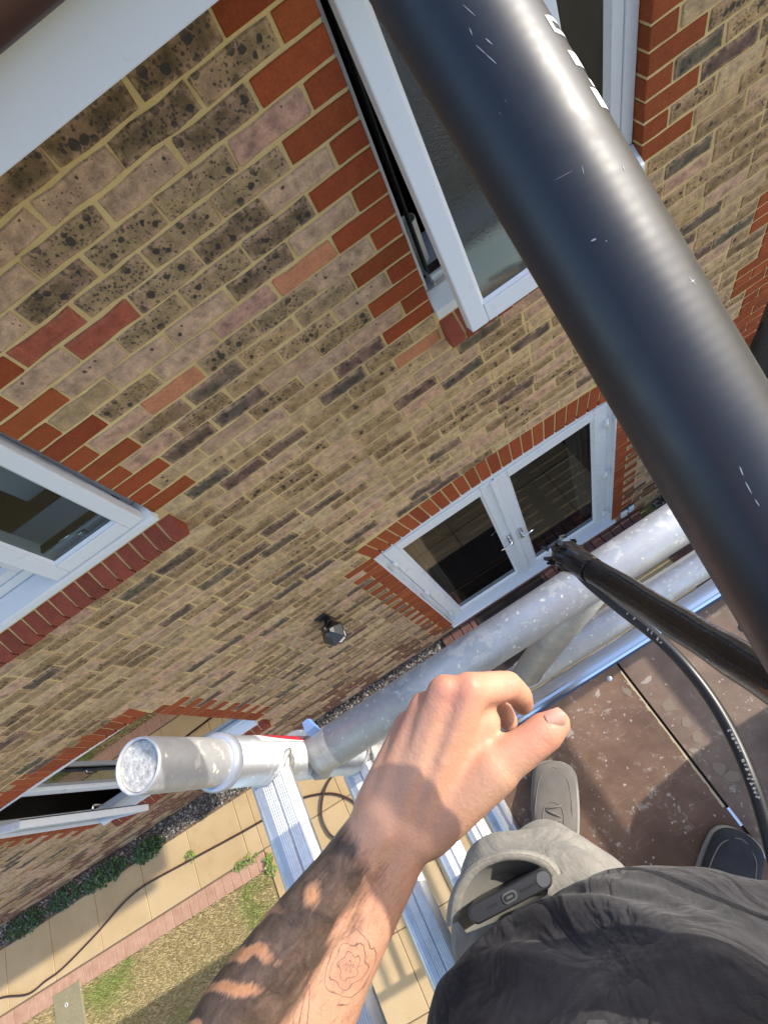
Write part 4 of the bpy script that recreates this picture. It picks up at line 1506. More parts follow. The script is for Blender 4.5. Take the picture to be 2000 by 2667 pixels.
mb = MB()
mb.box(SEAM - 0.02, SEAM + 0.02, DY0, DY1, DECK - 0.040, DECK - 0.0125)
mb.build('bearer', M['gasket'], dk)
mb = MB()      # rim extrusion along the wall side
pr = [(-1.3835, -0.05), (-1.3835, 0.012), (-1.3780, 0.016), (-1.3735, 0.010), (-1.3660, 0.010), (-1.3640, 0.022), (-1.3405, 0.024), (-1.3380, 0.018), (-1.3380, -0.05)]
mb.loft([[(xx, y, DECK + z) for y, z in pr] for xx in (XL + 0.03, XR - 0.03)], smooth=False)
mb.build('rim', M['alu_bright'], dk)
mb = MB()
mb.box(XL + 0.05, XR - 0.05, -1.3870, -1.3840, DECK - 0.004, DECK + 0.005)
mb.build('blue_edge', M['blue_strip'], dk)
for x0_, s_g in ((XL + 0.040, 1), (XR - 0.040, -1)):
    mb = MB()
    pr = [(-0.030, -0.03), (-0.030, 0.010), (-0.022, 0.014), (-0.015, 0.014), (-0.012, 0.006), (-0.006, 0.006), (-0.003, 0.014), (0.004, 0.014), (0.010, 0.004), (0.010, -0.03)]
    mb.loft([[(x0_ - 0.006*s_g + s_g*a, yy, DECK + z) for a, z in pr] for yy in (DY0 - 0.01, -1.3840)], smooth=False)
    mb.build('end_rim', M['alu_rung'], dk)
def dome(x, y, r_, h, mat, name):
    mb = MB()
    ring = lambda q, z: [(x + q*math.cos(t), y + q*math.sin(t), DECK + z) for t in np.linspace(0, 2*math.pi, 18, endpoint=False)]
    mb.loft([ring(r_, 0.0005), ring(r_*0.9, h*0.55), ring(r_*0.55, h*0.92), ring(r_*0.12, h)])
    mb.build(name, mat, dk)
for (px_, py_) in ((0.045, -1.470),):
    dome(px_, py_, 0.0125, 0.007, M['alu_bright'], 'rivet')
for (px_, py_) in ((0.062, -1.432), (-0.300, -1.408), (-0.585, -1.425), (0.30, -1.43), (-0.66, -1.43)):
    dome(px_, py_, 0.0075, 0.0022, M['alu_clean'], 'rivet')

# ------------------------------------------------------------------ black pole close to the camera
pa, pb = P(560, -1035, 0.183), P(2560, 2345, 0.183)
ax = (pb - pa).normalized()
L_ = (pb - pa).length
toc = (Vector(CAM) - (pa + pb)/2)
toc = (toc - ax * toc.dot(ax)).normalized()
sd = ax.cross(toc)
PR = 0.0219
pole = thing('carbon_pole', pa, 'thick glossy black pole crossing in front of the upper window', 'pole')
pole.rotation_euler = Matrix((sd, ax, toc)).transposed().to_euler()
def pole_part(mb, name, mat):
    o = mb.build(name, mat)
    o.parent = pole
    return o
mb = MB()
n = 72
mb.loft([[(PR*math.cos(t), y, PR*math.sin(t)) for t in np.linspace(0, 2*math.pi, n, endpoint=False)][::-1] for y in np.linspace(-0.05, L_ + 0.25, 14)])
pole_part(mb, 'tube', M['pole'])
# printed letters wrapped on the tube, only their near halves turn into view
def pole_pt(y, ang, lift=0.00015):
    # ang measured from the camera side round the tube, positive towards picture right
    return ((PR + lift) * math.sin(ang), y, (PR + lift) * math.cos(ang))
def pole_print(y0, y1, a0, a1, inner=None):
    mb = MB()
    k = 10
    def strip(ya, yb, aa, ab):
        vs = []
        for i in range(k + 1):
            a = aa + (ab - aa) * i / k
            vs += [pole_pt(ya, a), pole_pt(yb, a)]
        mb.add(vs, [(2*i, 2*i + 1, 2*i + 3, 2*i + 2) for i in range(k)])
    if inner is None:
        strip(y0, y1, a0, a1)
    else:
        for q in inner: strip(*q)
    pole_part(mb, 'letter', M['pole_letter'])
def yc(u, v):
    d = P(u, v, 0.183) - pa
    return d.dot(ax)
SG = 1 if (P(1500, 300, 0.183) - P(1300, 420, 0.183)).dot(sd) > 0 else -1
A1 = SG * R(112)
def mark(u, v, h, a0, cut=None):
    y_ = yc(u, v)
    if cut: pole_print(0, 0, 0, 0, [(y_ - h, y_ - h*0.45, SG*R(a0 + 4), A1), (y_ + h*0.45, y_ + h, SG*R(a0 + 4), A1), (y_ - h*0.9, y_ + h*0.9, SG*R(a0), SG*R(a0 + 5))])
    else: pole_print(y_ - h, y_ + h, SG*R(a0), A1)
mark(1395, 48, 0.0026, 66)
mark(1462, 148, 0.0034, 62, True)
mark(1510, 226, 0.0027, 65)
mark(1545, 278, 0.0013, 74)
mark(1566, 318, 0.0036, 66)
# scratches: short pale nicks in the lacquer
def on_pole(u, v):
    o_ = Vector(CAM) - pa
    d_ = (P(u, v, 1.0) - Vector(CAM)).normalized()
    o2 = o_ - ax*o_.dot(ax); d2 = d_ - ax*d_.dot(ax)
    A_ = d2.dot(d2); B_ = 2*o2.dot(d2); C2 = o2.dot(o2) - PR*PR
    k_ = (-B_ - math.sqrt(max(0.0, B_*B_ - 4*A_*C2)))/(2*A_)
    p_ = o_ + d_*k_
    return p_.dot(ax), math.atan2(p_.dot(sd), p_.dot(toc))
for (ua, va, ub, vb, w_) in ((1240, 118, 1264, 140, 2.2), (1264, 140, 1292, 166, 2.2), (1205, 12, 1238, 42, 1.6), (1222, 72, 1230, 92, 2.6), (1264, 100, 1282, 116, 3.0), (1538, 628, 1552, 622, 5.0), (1576, 626, 1580, 629, 2.0),
                             (1515, 432, 1520, 455, 1.5), (1443, 470, 1490, 445, 0.9), (1300, 292, 1303, 297, 1.6), (1315, 260, 1318, 265, 1.4), (1798, 735, 1808, 728, 3.0), (1793, 722, 1812, 742, 1.8), (1620, 430, 1626, 445, 1.6), (1940, 1255, 1956, 1285, 3.0), (1925, 1215, 1934, 1238, 4.0), (1965, 1300, 1976, 1318, 3.0)):
    mb = MB()
    n_ = 5; vs_ = []
    du_, dv_ = ub - ua, vb - va
    L2 = math.hypot(du_, dv_); nx_, ny_ = -dv_/L2, du_/L2
    for i in range(n_):
        t = i/(n_ - 1); hw2 = w_*0.5*(0.35 + 0.65*math.sin(t*math.pi))*uni(0.7, 1.2)
        for sg_ in (1, -1):
            y_, a_ = on_pole(ua + du_*t + nx_*hw2*sg_, va + dv_*t + ny_*hw2*sg_)
            vs_.append(pole_pt(y_, a_, 0.00008))
    mb.add(vs_, [(2*i, 2*i + 1, 2*i + 3, 2*i + 2) for i in range(n_ - 1)])
    pole_part(mb, 'scratch', M['scratch'])

# ------------------------------------------------------------------ black tube with a taped end, and its cable
tb = thing('black_tube', P(1470, 1442, 0.47), 'shiny black tube with crumpled tape on its end lying across the guard rail', 'tube')
pts = [P(1478, 1448, 0.470), P(1600, 1520, 0.420), P(1740, 1608, 0.352), P(1880, 1694, 0.295), P(2030, 1786, 0.25), P(2250, 1905, 0.205)]
mb = MB()
sp_ = smooth_path(pts, 8)
mb.tube(sp_, [0.0107 + 0.0003*math.sin(i*0.8) for i in range(len(sp_))], 26)
mb.build('pipe', M['tube'], tb)
d = (pts[1] - pts[0]).normalized()
e1 = d.cross(Vector((0, 0, 1))).normalized(); e2 = e1.cross(d)
mb = MB()
rings = []
for s_, r_ in ((-0.011, 0.003), (-0.011, 0.008), (-0.009, 0.0115), (-0.002, 0.0128), (0.008, 0.0126), (0.018, 0.0118), (0.030, 0.0111)):
    rg_ = []
    for i in range(26):
        t = 2*math.pi*i/26
        q = r_ * (1 + (0.08*math.sin(3*t + s_*300) + 0.07*math.sin(7*t - s_*500) + uni(-0.06, 0.06)) * (1.0 if s_ < 0.012 else 0.25))
        rg_.append(pts[0] + d*(s_ + uni(-0.0015, 0.0015)) + e1*q*math.cos(t) + e2*q*math.sin(t))
    rings.append(rg_)
mb.loft(rings, smooth=False)
for i in range(16):     # loose flaps
    t = uni(0, 6.28); c = pts[0] + d*uni(-0.012, 0.0) + (e1*math.cos(t) + e2*math.sin(t))*0.0135
    f1 = (e1*math.cos(t) + e2*math.sin(t))*uni(0.002, 0.006) - d*uni(-0.004, 0.006); f2 = (e2*math.cos(t) - e1*math.sin(t))*uni(0.002, 0.005)
    mb.add([c - f2, c + f2, c + f1 + f2*0.5, c + f1 - f2*0.6], [(0, 1, 2, 3)])
mb.build('tape', M['tape'], tb)
cb = thing('black_cable', P(1500, 1480, 0.48), 'thin black cable with white print curving down over the platform beside the tube', 'cable')
cpts = smooth_path([P(1482, 1462, 0.485), P(1530, 1515, 0.47), P(1610, 1582, 0.445), P(1700, 1652, 0.42), P(1780, 1730, 0.40), P(1850, 1820, 0.385), P(1910, 1925, 0.37), P(1958, 2040, 0.355), P(1992, 2150, 0.345), P(2025, 2280, 0.335), P(2060, 2420, 0.33), P(2100, 2600, 0.33), P(2130, 2800, 0.34)], 10)
mb = MB()
mb.tube(cpts, 0.0046, 14)
mb.build('sheath', M['black_cable'], cb)
mb = MB()
def cable_marks(i0, i1, step):
    acc = 0
    for i in range(i0, i1):
        a, b = cpts[i], cpts[i+1]
        n_ = max(1, int((b - a).length / step))
        for q in range(n_):
            if rnd() < 0.35: continue
            c = a.lerp(b, q / n_); dd = (b - a).normalized()
            up = (Vector(CAM) - c); up = (up - dd*up.dot(dd)).normalized(); si = dd.cross(up)
            base = c + up * 0.0046
            for st in range(3):
                o1 = dd * uni(-0.0006, 0.0006); o2 = si * uni(-0.0011, 0.0011)
                w1 = dd * uni(0.00025, 0.0006); w2 = si * uni(0.0003, 0.0009)
                cc = base + o1 + o2 + up*0.0001
                mb.add([cc - w1 - w2, cc + w1 - w2, cc + w1 + w2, cc - w1 + w2], [(0, 1, 2, 3)])
cable_marks(22, 34, 0.0022); cable_marks(54, 74, 0.0022)
stuff(mb.build('print_marks', M['print'], cb))
# unseen rounded block added at the deck's right end to cast a curved shadow
bg_ = thing('shadow_caster', (0.50, -1.865, DECK), 'added dark rounded block out of view, shading the deck from its right end', 'shadow caster')
mb = MB()
def caster_ring(z, w, d_, rr):
    out = []
    for i in range(32):
        t = 2*math.pi*i/32
        ex = abs(math.cos(t))**0.5*(1 if math.cos(t) > 0 else -1); ez = abs(math.sin(t))**0.5*(1 if math.sin(t) > 0 else -1)
        out.append((0.50 + w*ex, -1.865 + d_*ez, DECK + z))
    return out
mb.loft([caster_ring(0.001, 0.19, 0.21, 0), caster_ring(0.06, 0.21, 0.235, 0), caster_ring(0.46, 0.20, 0.235, 0), caster_ring(0.58, 0.17, 0.215, 0), caster_ring(0.66, 0.10, 0.17, 0), caster_ring(0.69, 0.03, 0.08, 0)])
mb.build('shell', M['gasket'], bg_)
mb = MB()
mb.tube(smooth_path([(0.50, -1.995, DECK + 0.62), (0.50, -1.945, DECK + 0.74), (0.50, -1.865, DECK + 0.78), (0.50, -1.785, DECK + 0.74), (0.50, -1.735, DECK + 0.62)], 6), 0.012, 10)
mb.build('handle', M['black_cable'], bg_)  # loop on top of the added block
# ------------------------------------------------------------------ the person on the platform
m = NT('skin_tattooed')
# arm_u: angle round the forearm (0 to 1), arm_v: metres from the wrist towards the elbow
uv = [m.n('ShaderNodeAttribute', attribute_name=a_).outputs['Fac'] for a_ in ('arm_u', 'arm_v')]
att = m.n('ShaderNodeAttribute', attribute_name='flush')
p = m.obj()
n1 = m.noise(p, 30, 5, 0.65); n2 = m.noise(p, 260, 3, 0.7); n3 = m.noise(p, 9, 3)
skin = m.mix(m.rng(n1, 0.3, 0.7), (0.60, 0.305, 0.19), (0.68, 0.385, 0.25))
skin = m.mix(m.rng(n2, 0.45, 0.8, 0, 0.25), skin, (0.52, 0.26, 0.17))
skin = m.mix(m.math('MULTIPLY', att.outputs['Fac'], 0.55), skin, (0.55, 0.20, 0.14))
# tattoo: 'ink' and 'gap' are masks worked out on the arm's own surface coordinates further below
U, V_ = uv[0], uv[1]
cmb = m.n('ShaderNodeCombineXYZ')
m.l(m.math('MULTIPLY', U, 0.24), cmb.inputs[0]); m.l(V_, cmb.inputs[1])
q = cmb.outputs[0]
nb = m.noise(q, 16, 5, 0.65, 0.6); nf = m.noise(q, 60, 5, 0.7, 0.8)
hs = m.noise(m.mapping(q, (260, 42, 1), rot=(0, 0, 0.3)), 1.0, 3, 0.6, 0.5)
inka = m.n('ShaderNodeAttribute', attribute_name='ink').outputs['Fac']
gapa = m.n('ShaderNodeAttribute', attribute_name='gap').outputs['Fac']
ink = m.rng(m.math('ADD', inka, m.math('ADD', m.math('MULTIPLY', m.math('SUBTRACT', nf, 0.5), 0.7), m.math('MULTIPLY', m.math('SUBTRACT', hs, 0.5), 0.6))), 0.25, 0.75, 0.0, 1.0)
ink = m.math('MULTIPLY', ink, m.rng(nf, 0.3, 0.75, 1.0, 0.80))
skin_gap = m.mix(gapa, skin, (0.50, 0.24, 0.115))
col = m.mix(m.math('MULTIPLY', ink, 0.95), skin_gap, m.mix(m.rng(hs, 0.3, 0.7), m.mix(m.rng(nf, 0.3, 0.7), (0.010, 0.0135, 0.0125), (0.058, 0.068, 0.058)), (0.020, 0.020, 0.018)))
# outlined rose and leaf on the inner side
def ring_lines(cu, cv, R0, nlines, wob):
    du = m.math('MULTIPLY', m.math('SUBTRACT', U, cu), 0.24)
    dv = m.math('SUBTRACT', V_, cv)
    dd = m.math('SQRT', m.math('ADD', m.math('MULTIPLY', du, du), m.math('MULTIPLY', dv, dv)))
    an = m.math('ARCTAN2', dv, du)
    pet = m.math('MULTIPLY', m.math('SINE', m.math('ADD', m.math('MULTIPLY', an, 5.0), m.math('MULTIPLY', dd, 420.0))), wob)
    rr = m.math('ADD', m.math('ADD', dd, pet), m.math('ADD', m.math('MULTIPLY', m.math('SUBTRACT', nb, 0.5), 0.014), m.math('MULTIPLY', m.math('SUBTRACT', nf, 0.5), 0.004)))
    fr = m.math('FRACT', m.math('MULTIPLY', rr, nlines / R0))
    ln = m.rng(m.math('ABSOLUTE', m.math('SUBTRACT', fr, 0.5)), 0.03, 0.11, 1, 0)
    return m.math('MULTIPLY', ln, m.rng(dd, R0*0.97, R0, 1, 0)), dd
rl, rd = ring_lines(0.655, 0.070, 0.021, 4.2, 0.0011)
shade = m.math('MULTIPLY', m.rng(rd, 0.0, 0.016, 0.70, 0), m.rng(nf, 0.3, 0.7))
du = m.math('SUBTRACT', m.math('MULTIPLY', m.math('SUBTRACT', U, 0.585), 0.24), m.math('MULTIPLY', m.math('SUBTRACT', V_, 0.104), 0.5))
dv = m.math('SUBTRACT', V_, 0.104)
el_ = m.math('ADD', m.math('MULTIPLY', m.math('MULTIPLY', du, du), 1/0.006**2), m.math('MULTIPLY', m.math('MULTIPLY', dv, dv), 1/0.0135**2))
leaf = m.math('MAXIMUM', m.rng(m.math('ABSOLUTE', m.math('SUBTRACT', el_, 1.0)), 0.05, 0.22, 1, 0), m.math('MULTIPLY', m.rng(el_, 0.9, 1.0, 1, 0), m.rng(m.math('ABSOLUTE', du), 0.0, 0.0011, 1, 0)))
lines = m.math('MULTIPLY', m.math('MAXIMUM', m.math('MAXIMUM', rl, shade), leaf), m.math('SUBTRACT', 1.0, ink))
col = m.mix(m.math('MULTIPLY', lines, m.rng(hs, 0.25, 0.6, 0.35, 0.8)), col, (0.085, 0.060, 0.065))
m.set(Base_Color=col, Roughness=m.rng(n2, 0.3, 0.7, 0.42, 0.58))
m.inp(m.b, 'Subsurface Weight', 0.14); m.inp(m.b, 'Subsurface Radius', (0.010, 0.004, 0.002)); m.inp(m.b, 'Subsurface Scale', 0.6)
m.inp(m.b, 'Specular IOR Level', 0.35)
fine = m.voro(m.vadd(p, m.noise(p, 80, 2, col=True), 0.004), 420)
m.bump(m.math('ADD', m.math('MULTIPLY', n1, 0.5), m.math('MULTIPLY', fine.outputs['Distance'], 0.5)), 0.16, 0.0022)
M['skin'] = m.mat
M['nail'] = simple('finger_nail', (0.56, 0.33, 0.25), 0.28)
M['hair'] = simple('arm_hair', (0.10, 0.065, 0.04), 0.6)

def fabric(name, c0, c1, rib=900.0, axis=(1, 0, 0), rough=0.95, streak=0.35, wrinkle=0.0):
    m = NT(name)
    uvn = m.n('ShaderNodeTexCoord')
    p = m.obj()
    n1 = m.noise(p, 26, 5, 0.65); n2 = m.noise(p, 380, 3, 0.7)
    st = m.noise(m.mapping(p, (1, 1, 0.02)), rib, 2, 0.5)
    c = m.mix(m.rng(n1, 0.3, 0.7), c0, c1)
    c = m.mix(m.math('MULTIPLY', m.rng(st, 0.4, 0.65), streak), c, tuple(min(1, x * 1.9) for x in c1))
    lint = m.rng(n2, 0.72, 0.78, 0, 0.5)
    c = m.mix(lint, c, (0.45, 0.45, 0.45))
    m.set(Base_Color=c, Roughness=rough)
    m.inp(m.b, 'Sheen Weight', 0.12); m.inp(m.b, 'Sheen Roughness', 0.5)
    m.inp(m.b, 'Specular IOR Level', 0.2)
    nn = m.bump(m.math('ADD', m.math('MULTIPLY', st, 0.5), n2), 0.3, 0.0012)
    if wrinkle:
        wr_ = m.noise(m.mapping(p, (1, 1, 0.55), rot=(0.5, 0.3, 0.9)), 17, 3, 0.5, 1.2)
        rid = m.math('ABSOLUTE', m.math('SUBTRACT', wr_, 0.5))
        m.bump(rid, wrinkle, 0.03, nn)
    return m.mat
M['shirt'] = fabric('charcoal_ribbed_cotton', (0.023, 0.022, 0.026), (0.038, 0.036, 0.040), 330.0, streak=0.30, wrinkle=0.5)
M['trouser'] = fabric('grey_cotton', (0.20, 0.188, 0.165), (0.265, 0.25, 0.22), 300.0, streak=0.10, wrinkle=0.28)
M['hem'] = fabric('grey_cotton_seam', (0.20, 0.188, 0.165), (0.27, 0.255, 0.225), 300.0, streak=0.2)
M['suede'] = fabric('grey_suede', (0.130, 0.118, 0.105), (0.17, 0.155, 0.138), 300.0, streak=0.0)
M['suede_shaded'] = fabric('grey_suede_shaded', (0.022, 0.024, 0.030), (0.036, 0.038, 0.044), 300.0, streak=0.0)  # the same grey suede, darkened to stand for shade
M['sole'] = simple('pale_shoe_sole', (0.30, 0.285, 0.26), 0.7)
M['lace'] = simple('grey_lace', (0.16, 0.15, 0.135), 0.9)
M['phone'] = simple('black_phone_case', (0.030, 0.031, 0.034), 0.42)
M['phone_grey'] = simple('grey_phone_edge', (0.10, 0.103, 0.108), 0.35)
M['lining_cloth'] = simple('pale_pocket_lining', (0.22, 0.215, 0.19), 0.95)  # the lining's own pale grey, close to the trouser cloth
M['scalp_hair'] = simple('dark_brown_hair', (0.03, 0.02, 0.014), 0.6)

LF = Vector((-0.75, 0.66, 0)).normalized()     # the person's left
FW = Vector((0.66, 0.75, 0)).normalized()      # the way the chest faces
CT = Vector((-0.526, -1.730, 0))
def B(l, f, z):
    return CT + LF*l + FW*f + Vector((0, 0, z))

def capsule(bm, p0, r0, p1, r1, seg=14, rings=5):
    p0 = Vector(p0); p1 = Vector(p1)
    d = (p1 - p0)
    L = d.length
    d = d.normalized() if L > 1e-6 else Vector((0, 0, 1))
    a = d.orthogonal().normalized(); b = d.cross(a)
    prof = []
    for i in range(rings + 1):
        t = -math.pi/2 + (math.pi/2) * i / rings
        prof.append((r0*math.sin(t), r0*math.cos(t), 0))
    for i in range(rings + 1):
        t = (math.pi/2) * i / rings
        prof.append((L + r1*math.sin(t), r1*math.cos(t), 1))
    rows = []
    for s_, r_, e in prof:
        if r_ < 1e-6:
            rows.append([bm.verts.new(p0 + d*s_)])
        else:
            rows.append([bm.verts.new(p0 + d*s_ + r_*(math.cos(2*math.pi*k/seg)*a + math.sin(2*math.pi*k/seg)*b)) for k in range(seg)])
    for i in range(len(rows) - 1):
        A, C = rows[i], rows[i+1]
        for k in range(seg):
            k2 = (k + 1) % seg
            if len(A) == 1: bm.faces.new((A[0], C[k2], C[k]))
            elif len(C) == 1: bm.faces.new((A[k], A[k2], C[0]))
            else: bm.faces.new((A[k], A[k2], C[k2], C[k]))

def remesh(name, caps, voxel, mat, parent, smooth=6, fac=0.5, seg=14):
    bm = bmesh.new()
    for c in caps:
        capsule(bm, *c, seg=seg)
    bmesh.ops.recalc_face_normals(bm, faces=bm.faces[:])
    me = bpy.data.meshes.new(name)
    bm.to_mesh(me); bm.free()
    o = link(name, me, None)
    sub_surf_mesh(o, [('REMESH', dict(mode='VOXEL', voxel_size=voxel, adaptivity=0.0, use_smooth_shade=True)),
                      ('SMOOTH', dict(factor=fac, iterations=smooth))])
    o.name = name; o.data.name = name
    o.data.materials.clear(); o.data.materials.append(mat)
    o.data.polygons.foreach_set('use_smooth', [True] * len(o.data.polygons))
    if parent is not None:
        o.parent = parent
        o.matrix_parent_inverse = Matrix.Translation(parent.location).inverted()
    return o

person = thing('person', (-0.50, -1.78, DECK), 'person in charcoal T-shirt, grey trousers and grey shoes reaching out a tattooed left arm', 'person')

# --- body: arms, hand, trunk, neck and head as one surface
WR = P(1012, 2168, 0.352)
EL = P(636, 2790, 0.332)
caps = []
def C(a, ra, b, rb): caps.append((a, ra, b, rb))
def pc(u0, v0, t0, r0, u1, v1, t1, r1): C(P(u0, v0, t0), r0, P(u1, v1, t1), r1)
# wrist and forearm: two strands side by side give the flattened section
pc(992, 2150, 0.353, 0.0195, 905, 2275, 0.352, 0.0215)
pc(1050, 2190, 0.353, 0.0185, 985, 2320, 0.352, 0.0200)
pc(905, 2275, 0.352, 0.0215, 775, 2465, 0.348, 0.0285)
pc(985, 2320, 0.352, 0.0200, 875, 2500, 0.348, 0.0265)
pc(775, 2465, 0.348, 0.0285, 660, 2650, 0.342, 0.0345)
pc(875, 2500, 0.348, 0.0265, 775, 2680, 0.342, 0.0340)
pc(660, 2650, 0.342, 0.0345, 560, 2830, 0.338, 0.0370)
pc(775, 2680, 0.342, 0.0340, 660, 2880, 0.338, 0.0370)
# carpus
pc(990, 2130, 0.354, 0.0180, 1080, 2170, 0.354, 0.0185)
# metacarpals
pc(1085, 2150, 0.3545, 0.0165, 1222, 1800, 0.3500, 0.0128)
pc(1045, 2120, 0.3545, 0.0160, 1160, 1806, 0.3550, 0.0128)
pc(1005, 2105, 0.3570, 0.0150, 1108, 1845, 0.3660, 0.0118)
pc(972, 2105, 0.3610, 0.0140, 1066, 1890, 0.3780, 0.0110)
pc(1120, 2120, 0.3640, 0.0165, 1180, 1900, 0.3660, 0.0140)
pc(1040, 2080, 0.3690, 0.0150, 1100, 1930, 0.3760, 0.0130)
# knuckle ridges
pc(1225, 1792, 0.3465, 0.0088, 1228, 1790, 0.3465, 0.0088)
pc(1162, 1796, 0.3510, 0.0088, 1164, 1794, 0.3510, 0.0088)
# thumb and its web
pc(1110, 2165, 0.3570, 0.0175, 1290, 2000, 0.3470, 0.0165)
pc(1290, 2000, 0.3470, 0.0145, 1388, 1930, 0.3440, 0.0125)
pc(1388, 1930, 0.3440, 0.0124, 1420, 1905, 0.3450, 0.0124)
pc(1420, 1905, 0.3450, 0.0122, 1446, 1885, 0.3470, 0.0098)
pc(1190, 2060, 0.3570, 0.0150, 1272, 1950, 0.3560, 0.0110)
pc(1215, 1960, 0.3580, 0.0130, 1262, 1880, 0.3580, 0.0110)
# fingers
pc(1222, 1800, 0.3500, 0.0122, 1322, 1786, 0.3620, 0.0104)
pc(1322, 1786, 0.3620, 0.0102, 1354, 1812, 0.3780, 0.0090)
pc(1354, 1812, 0.3780, 0.0090, 1362, 1836, 0.3900, 0.0078)
pc(1160, 1806, 0.3550, 0.0122, 1240, 1808, 0.3920, 0.0104)
pc(1240, 1808, 0.3920, 0.0102, 1305, 1850, 0.4080, 0.0090)
pc(1305, 1850, 0.4080, 0.0090, 1322, 1878, 0.4100, 0.0080)
pc(1108, 1845, 0.3660, 0.0114, 1150, 1835, 0.4080, 0.0098)
pc(1150, 1835, 0.4080, 0.0096, 1215, 1880, 0.4230, 0.0086)
pc(1215, 1880, 0.4230, 0.0086, 1240, 1910, 0.4190, 0.0076)
pc(1066, 1890, 0.3780, 0.0104, 1080, 1885, 0.4140, 0.0090)
pc(1080, 1885, 0.4140, 0.0088, 1130, 1925, 0.4260, 0.0078)
pc(1130, 1925, 0.4260, 0.0078, 1155, 1950, 0.4220, 0.0070)
# upper left arm
SHL = B(0.135, -0.03, 0.40)
elb = P(590, 2880, 0.338)
C(elb, 0.041, elb.lerp(SHL, 0.45), 0.047)
C(elb.lerp(SHL, 0.45), 0.047, SHL, 0.056)
# trunk core under the shirt, neck, head
C(B(0.03, -0.01, 0.02), 0.085, B(0.03, -0.03, 0.36), 0.085)
C(B(-0.10, -0.01, 0.02), 0.085, B(-0.10, -0.03, 0.36), 0.085)
C(B(-0.16, -0.02, 0.40), 0.056, B(0.12, -0.02, 0.40), 0.056)
C(B(0, -0.04, 0.42), 0.056, B(0, -0.01, 0.56), 0.053)
C(B(0, -0.03, 0.67), 0.082, B(0, 0.0, 0.68), 0.078)
C(B(0, -0.035, 0.71), 0.078, B(0, 0.0, 0.70), 0.074)
C(B(0, 0.015, 0.60), 0.052, B(0, 0.03, 0.57), 0.040)
C(B(0, 0.078, 0.655), 0.010, B(0, 0.092, 0.625), 0.013)      # nose
C(B(0.018, 0.074, 0.588), 0.010, B(-0.018, 0.074, 0.588), 0.010)   # lips
for s_ in (1, -1):
    C(B(0.078*s_, -0.01, 0.655), 0.010, B(0.082*s_, -0.018, 0.62), 0.008)
    C(B(0.012*s_, 0.072, 0.672), 0.008, B(0.045*s_, 0.066, 0.674), 0.008)
# right arm holds the pole outside the picture
GP = P(2520, 2275, 0.183)
SHR = B(-0.175, -0.02, 0.40)
ELR = B(-0.31, -0.03, 0.19)
C(SHR, 0.056, SHR.lerp(ELR, 0.55), 0.047)
C(SHR.lerp(ELR, 0.55), 0.047, ELR, 0.041)
dg = (GP - ELR)
WRR = GP - dg.normalized()*0.085
C(ELR, 0.040, ELR.lerp(WRR, 0.4), 0.040)
C(ELR.lerp(WRR, 0.4), 0.040, WRR, 0.027)
u1 = ax; u2 = dg.normalized(); u2 = (u2 - u1*u2.dot(u1)).normalized(); u3 = u1.cross(u2)
C(WRR, 0.026, GP - u2*0.040, 0.024)
for i, rr in enumerate((0.0095, 0.0102, 0.0102, 0.0095)):
    o_ = u1 * (0.030 - 0.020*i)
    pts_ = [GP + o_ - u2*0.031*math.cos(t) + u3*0.031*math.sin(t) for t in np.linspace(0.2, 4.3, 6)]
    for a, b in zip(pts_[:-1], pts_[1:]): C(a, rr, b, rr*0.96)
    C(GP - u2*0.045, 0.016, pts_[0], rr*1.15)
pts_ = [GP + u1*0.045 - u2*0.033*math.cos(t) - u3*0.033*math.sin(t) for t in np.linspace(-0.1, 2.2, 4)]
for a, b in zip(pts_[:-1], pts_[1:]): C(a, 0.0112, b, 0.0105)
body = remesh('body', caps, 0.0026, M['skin'], person, smooth=4, fac=0.5)

# creases, tendons and arm coordinates worked out per vertex
me = body.data
nv = len(me.vertices)
co = np.empty(nv*3); me.vertices.foreach_get('co', co); co = co.reshape(-1, 3)
no = np.empty(nv*3); me.vertices.foreach_get('normal', no); no = no.reshape(-1, 3)
def axis_dist(a, b):
    a = np.array(a); b = np.array(b); d = b - a; L = np.linalg.norm(d); d /= L
    t = np.clip((co - a) @ d, 0, L)
    return np.linalg.norm(co - a - t[:, None]*d, axis=1), t / L
disp = np.zeros(nv)
def groove(a, b, w, depth, taper=True):
    global disp
    r_, t = axis_dist(a, b)
    k = np.exp(-(r_/w)**2)
    if taper: k *= np.sin(np.clip(t, 0.02, 0.98)*math.pi)**0.5
    disp += depth * k
SURF = 0.335
for (u0, v0, u1_, v1_) in ((1222, 1815, 1100, 2100), (1160, 1830, 1055, 2080), (1108, 1865, 1010, 2080)):
    groove(P(u0, v0, 0.338), P(u1_, v1_, 0.338), 0.0045, 0.0013)           # tendons
for (u0, v0, u1_, v1_, t_) in ((1192, 1800, 1120, 2010, 0.342), (1136, 1830, 1060, 2020, 0.346), (1085, 1875, 1020, 2030, 0.356)):
    groove(P(u0, v0, t_), P(u1_, v1_, t_), 0.0062, -0.0016)                # hollows between
for pl in (((1190, 1850), (1168, 1920), (1150, 1990), (1120, 2060), (1075, 2120)), ((1130, 1880), (1120, 1940), (1150, 1990)), ((1085, 1910), (1070, 1980), (1040, 2050), (1020, 2120)), ((1260, 1850), (1245, 1930), (1215, 2010)), ((1010, 2180), (965, 2260), (930, 2330), (880, 2420), (830, 2500))):
    for (a_, b_) in zip(pl[:-1], pl[1:]): groove(P(*a_, 0.336), P(*b_, 0.336), 0.0026, 0.0009, False)
